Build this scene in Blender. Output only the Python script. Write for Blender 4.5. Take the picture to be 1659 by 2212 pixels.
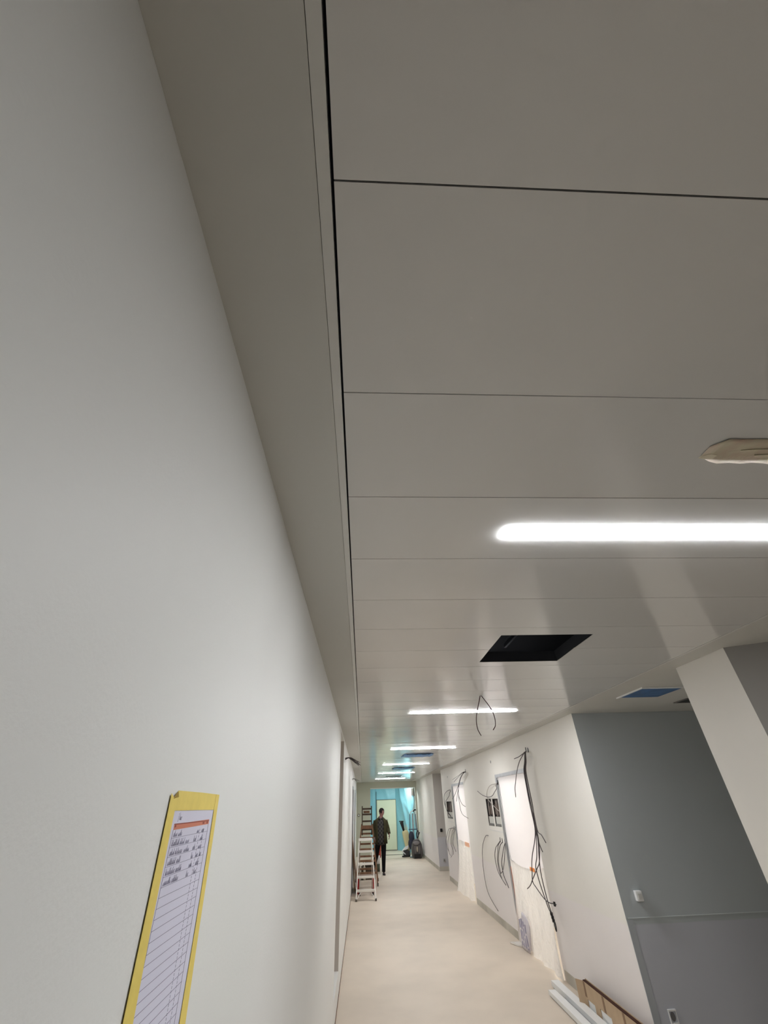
import bpy, bmesh, math, random
from mathutils import Vector, Matrix
random.seed(7)
for o in list(bpy.data.objects): bpy.data.objects.remove(o)
S = bpy.context.scene
COL = S.collection
V = Vector

# ---------------------------------------------------------------- camera, world, exposure
EXPOSURE = 1.0
LAMP = 58.0            # corridor LED diffusers
ROOM_LAMP = 70.0        # lamps of the rooms behind the sheeted doorways
VEST_LAMP = 140.0       # lamp of the vestibule at the far end
cam_d = bpy.data.cameras.new('camera'); cam = bpy.data.objects.new('camera', cam_d); COL.objects.link(cam)
cam_d.sensor_fit = 'VERTICAL'; cam_d.sensor_height = 24.0; cam_d.sensor_width = 18.0
cam_d.lens = 881.973 / 2212.0 * 24.0
cam_d.clip_start = 0.02; cam_d.clip_end = 100
PI_, RO, YA = 0.6193197, -0.0335953, 0.0621518
fw = V((math.sin(YA)*math.cos(PI_), math.cos(YA)*math.cos(PI_), math.sin(PI_)))
rt = V((math.cos(YA), -math.sin(YA), 0)); up = rt.cross(fw)
r2 = math.cos(RO)*rt + math.sin(RO)*up; u2 = -math.sin(RO)*rt + math.cos(RO)*up
M = Matrix.Identity(4)
for i in range(3):
    M[i][0] = r2[i]; M[i][1] = u2[i]; M[i][2] = -fw[i]
M[2][3] = 1.9
cam.matrix_world = M
S.camera = cam
S.view_settings.view_transform = 'Standard'; S.view_settings.look = 'None'
S.view_settings.gamma = 1.0; S.view_settings.use_curve_mapping = False
S.view_settings.exposure = EXPOSURE
w = bpy.data.worlds.new('world'); S.world = w; w.use_nodes = True
w.node_tree.nodes['Background'].inputs[0].default_value = (0.02, 0.021, 0.023, 1)
w.node_tree.nodes['Background'].inputs[1].default_value = 0.3

# ---------------------------------------------------------------- materials
def lin(c):
    return tuple((x/255/12.92) if x/255 <= .04045 else ((x/255+.055)/1.055)**2.4 for x in c) + (1,)
MATS = {}
def mat(name, rgb, rough=.6, spec=.5, metal=0, noise=0, nscale=6, bump=0, bscale=60, trans=0, emis=None, sheen=0, rgb2=None, sub=0, coat=0):
    if name in MATS: return MATS[name]
    m = bpy.data.materials.new(name); m.use_nodes = True; nt = m.node_tree
    b = nt.nodes['Principled BSDF']; c = lin(rgb)
    b.inputs['Base Color'].default_value = c; b.inputs['Roughness'].default_value = rough
    b.inputs['Specular IOR Level'].default_value = spec; b.inputs['Metallic'].default_value = metal
    if coat: b.inputs['Coat Weight'].default_value = coat
    if noise or bump:
        tc = nt.nodes.new('ShaderNodeNewGeometry')
    if noise:
        n = nt.nodes.new('ShaderNodeTexNoise'); n.inputs['Scale'].default_value = nscale; n.inputs['Detail'].default_value = 5
        nt.links.new(tc.outputs['Position'], n.inputs['Vector'])
        r = nt.nodes.new('ShaderNodeValToRGB'); c2 = lin(rgb2) if rgb2 else tuple(x*(1-noise) for x in c[:3])+(1,)
        r.color_ramp.elements[0].color = c2; r.color_ramp.elements[1].color = c
        r.color_ramp.elements[0].position = .3; r.color_ramp.elements[1].position = .62
        nt.links.new(n.outputs['Fac'], r.inputs['Fac']); nt.links.new(r.outputs['Color'], b.inputs['Base Color'])
    if bump:
        n2 = nt.nodes.new('ShaderNodeTexNoise'); n2.inputs['Scale'].default_value = bscale; n2.inputs['Detail'].default_value = 3
        nt.links.new(tc.outputs['Position'], n2.inputs['Vector'])
        bp = nt.nodes.new('ShaderNodeBump'); bp.inputs['Strength'].default_value = bump; bp.inputs['Distance'].default_value = .01
        nt.links.new(n2.outputs['Fac'], bp.inputs['Height']); nt.links.new(bp.outputs['Normal'], b.inputs['Normal'])
    if emis:
        b.inputs['Emission Color'].default_value = lin(emis[0]); b.inputs['Emission Strength'].default_value = emis[1]
    MATS[name] = m
    return m
def two_tone(name, rgb_hi, rgb_lo, zsplit, wob=.012, band=None, rough=.6):
    # painted wall with a different coat below a height (a real paint edge)
    if name in MATS: return MATS[name]
    m = bpy.data.materials.new(name); m.use_nodes = True; nt = m.node_tree; b = nt.nodes['Principled BSDF']
    g = nt.nodes.new('ShaderNodeNewGeometry'); sp = nt.nodes.new('ShaderNodeSeparateXYZ'); nt.links.new(g.outputs['Position'], sp.inputs[0])
    n = nt.nodes.new('ShaderNodeTexNoise'); n.inputs['Scale'].default_value = 2.5; nt.links.new(g.outputs['Position'], n.inputs['Vector'])
    ma = nt.nodes.new('ShaderNodeMath'); ma.operation = 'MULTIPLY_ADD'; ma.inputs[1].default_value = wob*2; nt.links.new(n.outputs['Fac'], ma.inputs[0]); nt.links.new(sp.outputs['Z'], ma.inputs[2])
    mr = nt.nodes.new('ShaderNodeMapRange'); mr.inputs['From Min'].default_value = zsplit-.5; mr.inputs['From Max'].default_value = zsplit+.5
    nt.links.new(ma.outputs[0], mr.inputs['Value'])
    r = nt.nodes.new('ShaderNodeValToRGB'); r.color_ramp.interpolation = 'LINEAR'
    e = r.color_ramp.elements; e[0].position = .485; e[0].color = lin(rgb_lo); e[1].position = .51; e[1].color = lin(rgb_hi)
    if band:
        e[0].position = .455; e[1].position = .512
        k = e.new(.462); k.color = lin(band); k = e.new(.506); k.color = lin(band)
    nt.links.new(mr.outputs[0], r.inputs['Fac'])
    n2 = nt.nodes.new('ShaderNodeTexNoise'); n2.inputs['Scale'].default_value = 1.2; n2.inputs['Detail'].default_value = 6; nt.links.new(g.outputs['Position'], n2.inputs['Vector'])
    mr2 = nt.nodes.new('ShaderNodeMapRange'); mr2.inputs['To Min'].default_value = .94; mr2.inputs['To Max'].default_value = 1.04; nt.links.new(n2.outputs['Fac'], mr2.inputs['Value'])
    mx = nt.nodes.new('ShaderNodeVectorMath'); mx.operation = 'SCALE'; nt.links.new(r.outputs['Color'], mx.inputs[0]); nt.links.new(mr2.outputs[0], mx.inputs['Scale'])
    nt.links.new(mx.outputs[0], b.inputs['Base Color']); b.inputs['Roughness'].default_value = rough; b.inputs['Specular IOR Level'].default_value = .35
    MATS[name] = m; return m
def sheet_mat(name, rgb, clear, transl, rough=.35, bump=.3, bscale=6):
    # plastic sheeting: part see-through, part translucent, part glossy diffuse
    m = bpy.data.materials.new(name); m.use_nodes = True; nt = m.node_tree; b = nt.nodes['Principled BSDF']; out = nt.nodes['Material Output']
    b.inputs['Base Color'].default_value = lin(rgb); b.inputs['Roughness'].default_value = rough
    tl = nt.nodes.new('ShaderNodeBsdfTranslucent'); tl.inputs[0].default_value = lin(rgb)
    tp = nt.nodes.new('ShaderNodeBsdfTransparent'); tp.inputs[0].default_value = lin(rgb)
    g = nt.nodes.new('ShaderNodeNewGeometry'); n = nt.nodes.new('ShaderNodeTexNoise'); n.inputs['Scale'].default_value = bscale; n.inputs['Detail'].default_value = 4; n.inputs['Distortion'].default_value = 1.2
    nt.links.new(g.outputs['Position'], n.inputs['Vector']); bp = nt.nodes.new('ShaderNodeBump'); bp.inputs['Strength'].default_value = bump; bp.inputs['Distance'].default_value = .03
    nt.links.new(n.outputs['Fac'], bp.inputs['Height']); nt.links.new(bp.outputs['Normal'], b.inputs['Normal']); nt.links.new(bp.outputs['Normal'], tl.inputs['Normal'])
    a = nt.nodes.new('ShaderNodeMixShader'); a.inputs[0].default_value = transl; nt.links.new(b.outputs[0], a.inputs[1]); nt.links.new(tl.outputs[0], a.inputs[2])
    c = nt.nodes.new('ShaderNodeMixShader'); c.inputs[0].default_value = clear; nt.links.new(a.outputs[0], c.inputs[1]); nt.links.new(tp.outputs[0], c.inputs[2])
    nt.links.new(c.outputs[0], out.inputs[0]); MATS[name] = m; return m

M_wall = mat('wall_paint', (228, 228, 224), .55, .4, noise=.04, nscale=.8, bump=.05, bscale=160)
M_wallr = two_tone('wall_paint_right', (227, 223, 215), (228, 222, 219), .875)
M_plaster = mat('ceiling_plaster', (204, 204, 199), .7, .3, noise=.04, nscale=1.5)
M_panel = mat('ceiling_panel_enamel', (214, 214, 212), .15, .75)
M_trim = mat('ceiling_trim_enamel', (212, 212, 208), .35, .5)
M_grey = two_tone('grey_accent_paint', (180, 186, 188), (187, 189, 196), .915, wob=.006, band=(175, 181, 182))
M_greyfar = two_tone('grey_accent_far_tint', (188, 182, 175), (192, 190, 193), .9, wob=.006)  # same accent paint, its warmer look at the far end put into the colour
M_greyplain = mat('grey_wall_paint', (158, 155, 150), .6, .35, noise=.05, nscale=1.3)
M_olive = mat('end_wall_paint', (196, 196, 178), .6, .35, noise=.05, nscale=1.3)
M_floor = mat('beige_screed', (210, 196, 179), .55, .35, noise=.10, nscale=1.6, bump=.06, bscale=70)
M_void = mat('plenum_dark', (22, 22, 24), .9, .1)  # near-black colour stands in for the unlit void above the ceiling
M_steel = mat('galvanised_steel', (166, 166, 168), .42, .5, metal=.35, noise=.2, nscale=9)
M_darkmetal = mat('dark_rail', (52, 54, 60), .5, .4)
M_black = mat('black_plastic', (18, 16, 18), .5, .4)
M_cable = mat('grey_cable', (92, 84, 84), .5, .4)
M_cabled = mat('dark_cable', (60, 52, 56), .5, .4)
M_wire = mat('reddish_wire', (66, 30, 36), .45, .4)
M_white = mat('white_plastic', (232, 232, 230), .4, .5)
M_alu = mat('brushed_aluminium', (222, 218, 210), .35, .5, metal=.35)
M_wood = mat('worn_ladder_wood', (140, 104, 78), .6, .3, noise=.3, nscale=14)
M_wooddark = mat('dark_rung_wood', (84, 70, 56), .6, .3, noise=.3, nscale=14)
M_card = mat('cardboard', (184, 160, 132), .8, .2, noise=.08, nscale=10)
M_cardd = mat('cardboard_brown_tape', (136, 110, 88), .7, .2)  # brown of the carton's tape bands
M_cardin = mat('cardboard_core', (70, 46, 38), .85, .1)
M_red = mat('red_lacquer', (150, 28, 30), .45, .4)
M_led = mat('led_diffuser', (255, 255, 255), .5, .2, emis=((250, 252, 255), LAMP))
M_ledv = mat('led_diffuser_vestibule', (255, 255, 255), .5, .2, emis=((245, 255, 250), VEST_LAMP))
M_ledr = mat('led_diffuser_room', (255, 255, 255), .5, .2, emis=((255, 252, 250), ROOM_LAMP))
M_bluetape = mat('blue_protective_film', (84, 142, 206), .35, .4, noise=.25, nscale=16, bump=.4, bscale=20)
M_yellow = mat('yellow_masking_tape', (232, 208, 108), .6, .3, noise=.06, nscale=60)
M_paper = mat('white_paper', (214, 212, 226), .7, .2)
M_ink = mat('pencil_ink', (146, 144, 166), .7, .1)
M_line = mat('table_line_ink', (120, 118, 138), .7, .1)
M_salmon = mat('salmon_table_header', (206, 132, 108), .7, .2)
M_saldark = mat('table_header_print', (150, 84, 72), .7, .2)
M_residue = mat('masking_residue', (204, 197, 174), .5, .4, noise=.15, nscale=22, rgb2=(198, 178, 160), bump=.3, bscale=30)
M_residuew = mat('residue_white_edge', (226, 218, 196), .5, .4)
M_sheet_up = sheet_mat('white_sheeting', (244, 240, 241), .03, .5, .4, .25, 7)
M_sheet_lo = sheet_mat('milky_sheeting', (246, 243, 239), .06, .42, .22, 1.0, 6)
M_film = sheet_mat('cyan_film', (156, 218, 234), .03, .15, .3, .5, 2.2)
M_cream = mat('cream_door_paint', (222, 222, 196), .5, .4, noise=.05, nscale=1)

# ---------------------------------------------------------------- geometry helpers
class MB:
    def __init__(s): s.v = []; s.f = []; s.sm = []
    def add(s, vs, fs, smooth=False):
        o = len(s.v); s.v += [tuple(x) for x in vs]
        for f in fs: s.f.append(tuple(i+o for i in f)); s.sm.append(smooth)
    def box(s, x0, x1, y0, y1, z0, z1, mtx=None):
        vs = [V((x, y, z)) for z in (z0, z1) for y in (y0, y1) for x in (x0, x1)]
        if mtx: vs = [mtx @ v for v in vs]
        s.add(vs, [(0,2,3,1),(4,5,7,6),(0,1,5,4),(2,6,7,3),(0,4,6,2),(1,3,7,5)])
    def quad(s, *p, smooth=False): s.add(p, [tuple(range(len(p)))], smooth)
    def bar(s, a, b, w, t, upv=(0, 0, 1)):
        a, b = V(a), V(b); d = (b-a).normalized(); u_ = V(upv)
        if abs(d.dot(u_)) > .98: u_ = V((0, 1, 0))
        x = d.cross(u_).normalized(); y = x.cross(d).normalized()
        vs = [p + x*sx*w/2 + y*sy*t/2 for p in (a, b) for sx, sy in ((-1,-1),(1,-1),(1,1),(-1,1))]
        s.add(vs, [(0,3,2,1),(4,5,6,7),(0,1,5,4),(1,2,6,5),(2,3,7,6),(3,0,4,7)])
    def tube(s, pts, r, n=8, cap=True):
        pts = [V(p) for p in pts]; rs = r if isinstance(r, (list, tuple)) else [r]*len(pts)
        rings = []; prev = None
        for i, p in enumerate(pts):
            d = (pts[min(i+1, len(pts)-1)] - pts[max(i-1, 0)]).normalized()
            if prev is None:
                a = V((0, 0, 1)) if abs(d.z) < .9 else V((1, 0, 0)); x = d.cross(a).normalized()
            else:
                x = (prev - d*prev.dot(d)); x = x.normalized() if x.length > 1e-6 else d.orthogonal().normalized()
            prev = x; y = d.cross(x)
            rings.append([p + (x*math.cos(2*math.pi*k/n) + y*math.sin(2*math.pi*k/n))*rs[i] for k in range(n)])
        s.loft(rings, cap)
    def loft(s, rings, cap=True, closed=True):
        n = len(rings[0]); vs = [v for r in rings for v in r]; fs = []
        for i in range(len(rings)-1):
            for k in range(n if closed else n-1):
                a = i*n+k; b = i*n+(k+1) % n; fs.append((a, b, b+n, a+n))
        o = len(s.v); s.v += [tuple(v) for v in vs]
        for f in fs: s.f.append(tuple(i+o for i in f)); s.sm.append(True)
        if cap and closed:
            s.f.append(tuple(o+k for k in reversed(range(n)))); s.sm.append(False)
            s.f.append(tuple(o+(len(rings)-1)*n+k for k in range(n))); s.sm.append(False)
    def ell(s, c, r, nu=14, nv=9, fn=None):
        c = V(c); rings = []
        for i in range(1, nv):
            t = math.pi*i/nv
            ring = []
            for k in range(nu):
                a = 2*math.pi*k/nu; p = V((r[0]*math.sin(t)*math.cos(a), r[1]*math.sin(t)*math.sin(a), r[2]*math.cos(t)))
                ring.append(c + (fn(p) if fn else p))
            rings.append(ring)
        s.loft(rings, True)
    def prism(s, poly, d):
        # poly: list of 3D points, extruded by vector d
        n = len(poly); vs = [V(p) for p in poly] + [V(p)+V(d) for p in poly]
        fs = [tuple(reversed(range(n))), tuple(range(n, 2*n))] + [(k, (k+1) % n, (k+1) % n+n, k+n) for k in range(n)]
        s.add(vs, fs)
    def build(s, name, m, parent=None, bevel=0, solid=0, sub=0, loc=None):
        me = bpy.data.meshes.new(name)
        v = s.v
        if loc is not None: v = [tuple(V(p)-V(loc)) for p in v]
        elif parent is not None: v = [tuple(V(p)-parent_loc(parent)) for p in v]
        me.from_pydata(v, [], s.f)
        for p, sm in zip(me.polygons, s.sm): p.use_smooth = sm
        bm = bmesh.new(); bm.from_mesh(me); bmesh.ops.recalc_face_normals(bm, faces=bm.faces[:]); bm.to_mesh(me); bm.free()
        me.materials.append(m)
        o = bpy.data.objects.new(name, me); COL.objects.link(o)
        if loc is not None: o.location = loc
        if parent is not None: o.parent = parent
        if bevel:
            b = o.modifiers.new('b', 'BEVEL'); b.width = bevel; b.segments = 2; b.limit_method = 'ANGLE'
        if solid:
            b = o.modifiers.new('s', 'SOLIDIFY'); b.thickness = solid; b.offset = 0
        if sub:
            b = o.modifiers.new('u', 'SUBSURF'); b.levels = sub; b.render_levels = sub
        return o
def parent_loc(p):
    l = V((0, 0, 0))
    while p is not None: l = l + V(p.location); p = p.parent
    return l
def box(name, m, b, parent=None, bevel=0): 
    q = MB(); q.box(*b); return q.build(name, m, parent, bevel)
def struct(o): o['kind'] = 'structure'; return o
def tag(o, label, cat, group=None):
    o['label'] = label; o['category'] = cat
    if group: o['group'] = group
    return o
def thing(name, label, cat, loc, group=None):
    o = bpy.data.objects.new(name, None); COL.objects.link(o); o.location = loc; o.empty_display_size = .1
    return tag(o, label, cat, group)
def smooth(pts, n=6):
    P = [V(p) for p in pts]; out = []
    for i in range(len(P)-1):
        p0 = P[max(i-1, 0)]; p1 = P[i]; p2 = P[i+1]; p3 = P[min(i+2, len(P)-1)]
        for k in range(n):
            t = k/n
            out.append(.5*((2*p1) + (p2-p0)*t + (2*p0-5*p1+4*p2-p3)*t*t + (3*p1-p0-3*p2+p3)*t**3))
    out.append(P[-1]); return out
def grid_wall(mb, fn, us, vs, holes, depth):
    # fn(u, v, d) -> point; front face at d=0, reveal sides of the holes down to depth
    us = sorted(set(us + [h[0] for h in holes] + [h[1] for h in holes])); vs = sorted(set(vs + [h[2] for h in holes] + [h[3] for h in holes]))
    for i in range(len(us)-1):
        for j in range(len(vs)-1):
            uc = (us[i]+us[i+1])/2; vc = (vs[j]+vs[j+1])/2
            if any(h[0] < uc < h[1] and h[2] < vc < h[3] for h in holes): continue
            mb.quad(fn(us[i], vs[j], 0), fn(us[i+1], vs[j], 0), fn(us[i+1], vs[j+1], 0), fn(us[i], vs[j+1], 0))
            mb.quad(fn(us[i], vs[j], depth), fn(us[i+1], vs[j], depth), fn(us[i+1], vs[j+1], depth), fn(us[i], vs[j+1], depth))
    for a, b, c, d in holes + [(us[0], us[-1], vs[0], vs[-1])]:
        for p, q in (((a, c), (b, c)), ((b, c), (b, d)), ((b, d), (a, d)), ((a, d), (a, c))):
            mb.quad(fn(*p, 0), fn(*q, 0), fn(*q, depth), fn(*p, depth))

# ---------------------------------------------------------------- key dimensions (metres, floor z = 0, camera above the origin)
HC = 2.7434; XL = -.2892; XG = -.0528; XT = -.0772; XR = 2.5856
PD = .429546; PY0 = .234384
LX0, LX1, LY, LS = .5438, 1.8008, 1.3146, 3.87144
YE = 23.75
# ---------------------------------------------------------------- floor
q = MB(); q.box(-3.0, 6.5, -8.2, 27.0, -.08, 0); struct(q.build('floor', M_floor))
# ---------------------------------------------------------------- ceiling: plaster borders, metal trims, panels with open joints
q = MB()
q.box(XL-.02, XT-.0012, -8.0, YE, HC, HC+.02)
q.box(2.402, 6.2, -8.0, YE, HC, HC+.02)
q.box(.2, 2.75, YE+.1, 26.2, 2.62, 2.66)           # vestibule ceiling
ceiling = struct(q.build('ceiling', M_plaster))
q = MB(); q.box(XT, XG-.0028, -8.0, YE, HC-.0015, HC+.03); q.box(2.377, 2.401, -8.0, YE, HC-.0012, HC+.03)
q.build('edge_trim', M_trim, ceiling)
HOLES = [(.872, 1.468, 2.516, 3.116), (.885, 1.5, 18.5, 19.1)]
SLOTS = [(LX0, LX1, LY+LS*k-.038, LY+LS*k+.038) for k in range(6)]
q = MB(); PX0, PX1 = XG+.0028, 2.374
k = -19
while PY0 + k*PD < YE - .05:
    y0 = PY0+k*PD+.0015; y1 = min(PY0+(k+1)*PD-.0015, YE-.002)
    cut = [h for h in HOLES+SLOTS if h[3] > y0 and h[2] < y1]
    xs = sorted({PX0, PX1, .2, .7, 1.2, 1.7, 2.1} | {x for h in cut for x in h[:2]})
    ys = sorted({y0+(y1-y0)*t/8 for t in range(9)} | {y for h in cut for y in h[2:] if y0 < y < y1})
    bow = random.choice((1, 1, 1, 1, -1))*random.uniform(.0008, .0013); bx = random.uniform(-.0006, .0006)
    if any(h_[3] > y0 and h_[2] < y1 for h_ in SLOTS): bow, bx = 0.0, 0.0   # panels that carry a light lie flat
    def P(x, y):
        t = (y-y0)/(y1-y0); s = (x-PX0)/(PX1-PX0)
        return V((x, y, HC + bow*4*t*(1-t)*-1 + bx*4*s*(1-s)))
    idx = {}; vs = []; fs = []
    def g(x, y):
        if (x, y) not in idx: idx[(x, y)] = len(vs); vs.append(P(x, y))
        return idx[(x, y)]
    for i in range(len(xs)-1):
        for j in range(len(ys)-1):
            xc = (xs[i]+xs[i+1])/2; yc = (ys[j]+ys[j+1])/2
            if any(h[0] < xc < h[1] and h[2] < yc < h[3] for h in cut): continue
            fs.append((g(xs[i], ys[j]), g(xs[i+1], ys[j]), g(xs[i+1], ys[j+1]), g(xs[i], ys[j+1])))
    q.add(vs, fs, True)
    for (a, b) in (((PX0, y0), (PX1, y0)), ((PX0, y1), (PX1, y1)), ((PX0, y0), (PX0, y1)), ((PX1, y0), (PX1, y1))):
        xa = [x for x in xs if a[0] <= x <= b[0]]; ya = [y for y in ys if a[1] <= y <= b[1]]
        pts = [(x, a[1]) for x in xa] if a[1] == b[1] else [(a[0], y) for y in ya]
        for (p1, p2) in zip(pts[:-1], pts[1:]):
            mx, my = (p1[0]+p2[0])/2, (p1[1]+p2[1])/2
            if any(h[0] <= mx <= h[1] and h[2] < my < h[3] for h in cut): continue
            A, B = P(*p1), P(*p2); q.quad(A, B, B+V((0, 0, .03)), A+V((0, 0, .03)))
    k += 1
panels = q.build('ceiling_panels', M_panel, ceiling)
# plenum above the panels
q = MB(); q.box(-.6, 6.2, -8.2, 26.4, HC+.62, HC+.66); q.box(-.4, -.3, -8.2, YE, HC+.02, HC+.62); q.box(2.9, 3.0, -8.2, YE, HC+.03, HC+.62)
q.build('plenum', M_void, ceiling)
q = MB(); h = HOLES[0]
q.box(h[0]-.012, h[0], h[2], h[3], HC+.004, HC+.075); q.box(h[1], h[1]+.012, h[2], h[3], HC+.004, HC+.075); q.box(h[0], h[1], h[3], h[3]+.012, HC+.004, HC+.075); q.box(h[0], h[1], h[2]-.012, h[2], HC+.004, HC+.075)
for yy in (2.75, 2.95): q.box(h[0]-.3, h[1]+.3, yy, yy+.03, HC+.17, HC+.2)
q.box(1.25, 1.27, 2.2, 3.6, HC+.25, HC+.28)
q.build('opening_frame', M_darkmetal, ceiling)
# ---------------------------------------------------------------- walls
q = MB()
RECL = (6.2, 7.27, .26, 2.702)
grid_wall(q, lambda u, v, d: V((XL-d, u, v)), [-8.0, 14.2], [0, HC], [RECL], .3)
q.quad(V((XL-.3, RECL[0], RECL[2])), V((XL-.3, RECL[1], RECL[2])), V((XL-.3, RECL[1], RECL[3])), V((XL-.3, RECL[0], RECL[3])))
grid_wall(q, lambda u, v, d: V((XL-d, u, v)), [15.5, 18.1], [0, HC], [], .25)
grid_wall(q, lambda u, v, d: V((XL-d, u, v)), [19.4, YE], [0, HC], [], .25)
q.box(XL-.25, XL, 14.2, 15.5, 2.3, HC); q.box(XL-.25, XL, 18.1, 19.4, 2.3, HC)
q.box(XL-1.3, XL-1.25, 13.6, 20, 0, HC)
q.box(XL-1.3, XL-.25, 13.6, 13.65, 0, HC); q.box(XL-1.3, XL-.25, 20, 20.05, 0, HC); q.box(XL-1.3, XL-.02, 13.6, 20.05, HC, HC+.03)
wl = struct(q.build('wall_left', M_wall))
q = MB(); q.box(XL-.298, XL-.0005, RECL[1]-.002, RECL[1]-.0005, RECL[2], RECL[3]); q.build('recess_jamb', mat('jamb_grey', (186, 177, 168), .6, .3), wl)
# metal door frames in the two left openings
q = MB()
for y0, y1 in ((14.2, 15.5), (18.1, 19.4)):
    q.box(XL-.26, XL+.012, y1-.05, y1+.035, 0, 2.33); q.box(XL-.26, XL+.012, y0+.002, y0+.04, 0, 2.33); q.box(XL-.26, XL+.012, y0+.04, y1-.05, 2.26, 2.33)
struct(q.build('trim_1', M_steel))
# dark open joint along the foot of the left wall
q = MB(); q.box(XL, XL+.006, -1, 14.2, 0, .014); q.box(XL, XL+.011, -1, 6.3, 0, .02); struct(q.build('baseboard_left', mat('bare_joint', (120, 92, 74), .8, .2, noise=.4, nscale=8)))
# right wall with doorways, meter windows
D1 = (7.6, 9.36, -.03, 2.29); D2 = (12.53, 14.2, -.03, 2.29)
WN = [(9.98, 10.42, 1.472, 1.915), (9.47, 9.89, 1.477, 1.912)]
WF = [(14.5, 15.38, 1.48, 1.89)]
q = MB()
grid_wall(q, lambda u, v, d: V((XR+d, u, v)), [5.4783, 16.0], [-.04, HC], [D1, D2] + WN + WF, .16)
grid_wall(q, lambda u, v, d: V((XR+d, u, v)), [17.95, YE], [0, HC], [], .2)
grid_wall(q, lambda u, v, d: V((XR+d, u, v)), [2.8495, 3.3946], [0, HC], [], .25)
struct(q.build('wall_right', M_wallr))
# grey walls that close the alcoves, and the oblique wall beside the pier
q = MB(); q.box(XR+.0005, 6.2, 5.4768, 5.478, 0, HC); q.box(XR+.17, 6.2, 5.478, 5.62, 0, HC)
struct(q.build('wall_alcove', M_grey))
q = MB(); q.box(XR+.0005, 6.2, 17.9475, 17.9495, 0, HC); q.box(XR+.21, 6.2, 17.9495, 18.1, 0, HC)
struct(q.build('wall_alcove_far', M_greyfar))
q = MB(); q.box(6.0, 6.2, 3.0, 27, 0, HC); q.box(2.84, 6.2, 3.26, 3.39, 0, HC); q.box(2.75, 6.0, 15.86, 15.99, 0, HC)
struct(q.build('wall_alcove_side', M_wall))
q = MB(); d = V((.237, -.123, 0)).normalized(); a = V((XR, 2.8485, 0)); b = a + d*1.6; nrm = V((-d.y, d.x, 0))*.1
q.prism([a, b, b+nrm, a+nrm], (0, 0, HC)); q.box(b.x, b.x+.15, -8.0, b.y+.1, 0, HC)
struct(q.build('wall_oblique', M_greyplain))
q = MB(); q.box(-.4, 4.4, -8.2, -8.0, 0, HC); struct(q.build('wall_back', M_wall))
# end wall with the opening to the vestibule
OPE = (.365, 2.505, 0, 2.468)
q = MB(); grid_wall(q, lambda u, v, d: V((u, YE+d, v)), [XL-.05, XR+.1], [0, HC], [OPE], .16)
struct(q.build('wall_end', M_olive))
q = MB(); q.box(OPE[1], OPE[1]+.03, YE-.012, YE, 0, OPE[3]+.03); q.box(OPE[0], OPE[1], YE-.012, YE, OPE[3], OPE[3]+.03)
struct(q.build('trim_2', M_white))
q = MB(); q.box(.0, 3.2, 26.1, 26.2, 0, 2.66); q.box(.05, .2, YE+.16, 26.2, 0, 2.66); q.box(2.75, 2.85, YE+.16, 26.2, 0, 2.66)
struct(q.build('wall_vestibule', M_white))
q = MB(); q.box(OPE[0], OPE[1], YE+.02, YE+.06, 0, .014); struct(q.build('trim_3', mat('threshold_strip', (96, 92, 80), .5)))
q = MB(); q.box(-.2, 2.6, 22.3, 22.36, 0, .003); struct(q.build('floor_shade_strip', mat('floor_shade_line', (168, 152, 122), .7)))  # faint shade line across the floor, put in as a darker strip
# skirting on the right wall: unpainted grey band
M_skirt = mat('bare_skirting', (172, 166, 154), .7, .2, noise=.5, nscale=1.7, rgb2=(200, 194, 182))
q = MB()
for y0, y1 in ((5.4773, 7.55), (9.42, 12.48), (14.26, 16.0), (17.95, YE-.02)): q.box(XR-.006, XR, y0, y1, 0, .105)
struct(q.build('baseboard_right', M_skirt))
q = MB(); q.box(XR+.001, 5.5, 17.94, 17.9474, 0, .12); struct(q.build('baseboard_alcove', M_skirt))
# ledge on the grey wall and the raised strip beside its corner
q = MB(); q.box(XR+.02, 6.0, 5.4733, 5.4783, .912, .917)
struct(q.build('trim_5', mat('ledge_paint', (206, 212, 212), .6)))
q = MB(); q.box(XR+.001, XR+.064, 5.4735, 5.4768, 0, .90); struct(q.build('trim_6', mat('corner_strip_paint', (170, 174, 177), .6)))
# rooms behind the sheeted doorways
q = MB()
for y0, y1 in ((7.0, 10.2), (11.9, 15.2)):
    q.box(5.2, 5.3, y0, y1, 0, HC); q.box(XR+.17, 5.3, y0-.1, y0, 0, HC); q.box(XR+.17, 5.3, y1, y1+.1, 0, HC)
struct(q.build('wall_room', M_wall))

# ---------------------------------------------------------------- corridor lights
ORD = ['nearest', 'second', 'third', 'fourth', 'fifth', 'last']
LLAB = ['nearest and largest glowing linear LED ceiling light, running out of the right edge',
        'linear LED ceiling light behind the hanging wire loop', 'linear LED ceiling light just in front of the larger ragged blue patch',
        'linear LED ceiling light between the two ragged blue patches', 'linear LED ceiling light between the farther blue patch and the far dark hole',
        'farthest linear LED ceiling light, beyond the far dark hole by the end wall']
def led(y, x0, x1, z, label, dm, group, width=.076):
    t = thing('linear_ceiling_light', label, 'ceiling light', (x0, y, z), group)
    q = MB(); q.box(x0+.003, x1-.003, y-width/2+.003, y+width/2-.003, z-.006, z+.01); q.build('diffuser', dm, t)
    q = MB(); q.box(x0+.003, x1-.003, y-width/2+.003, y+width/2-.003, z+.012, z+.07); q.build('housing', M_steel, t)
    return t
for k in range(6): led(LY+LS*k, LX0, LX1, HC, LLAB[k], M_led, 'linear lights along the corridor ceiling')
led(24.25, 1.8, 2.45, 2.6, 'bright light at the top right corner of the blue sheeted vestibule', M_ledv, None)
for yy in (8.5, 13.4): led(yy, 3.4, 4.8, HC-.02, 'ceiling light inside the room behind the white sheeted doorway', M_ledr, 'lights in the rooms behind the sheeted doorways')

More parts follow.
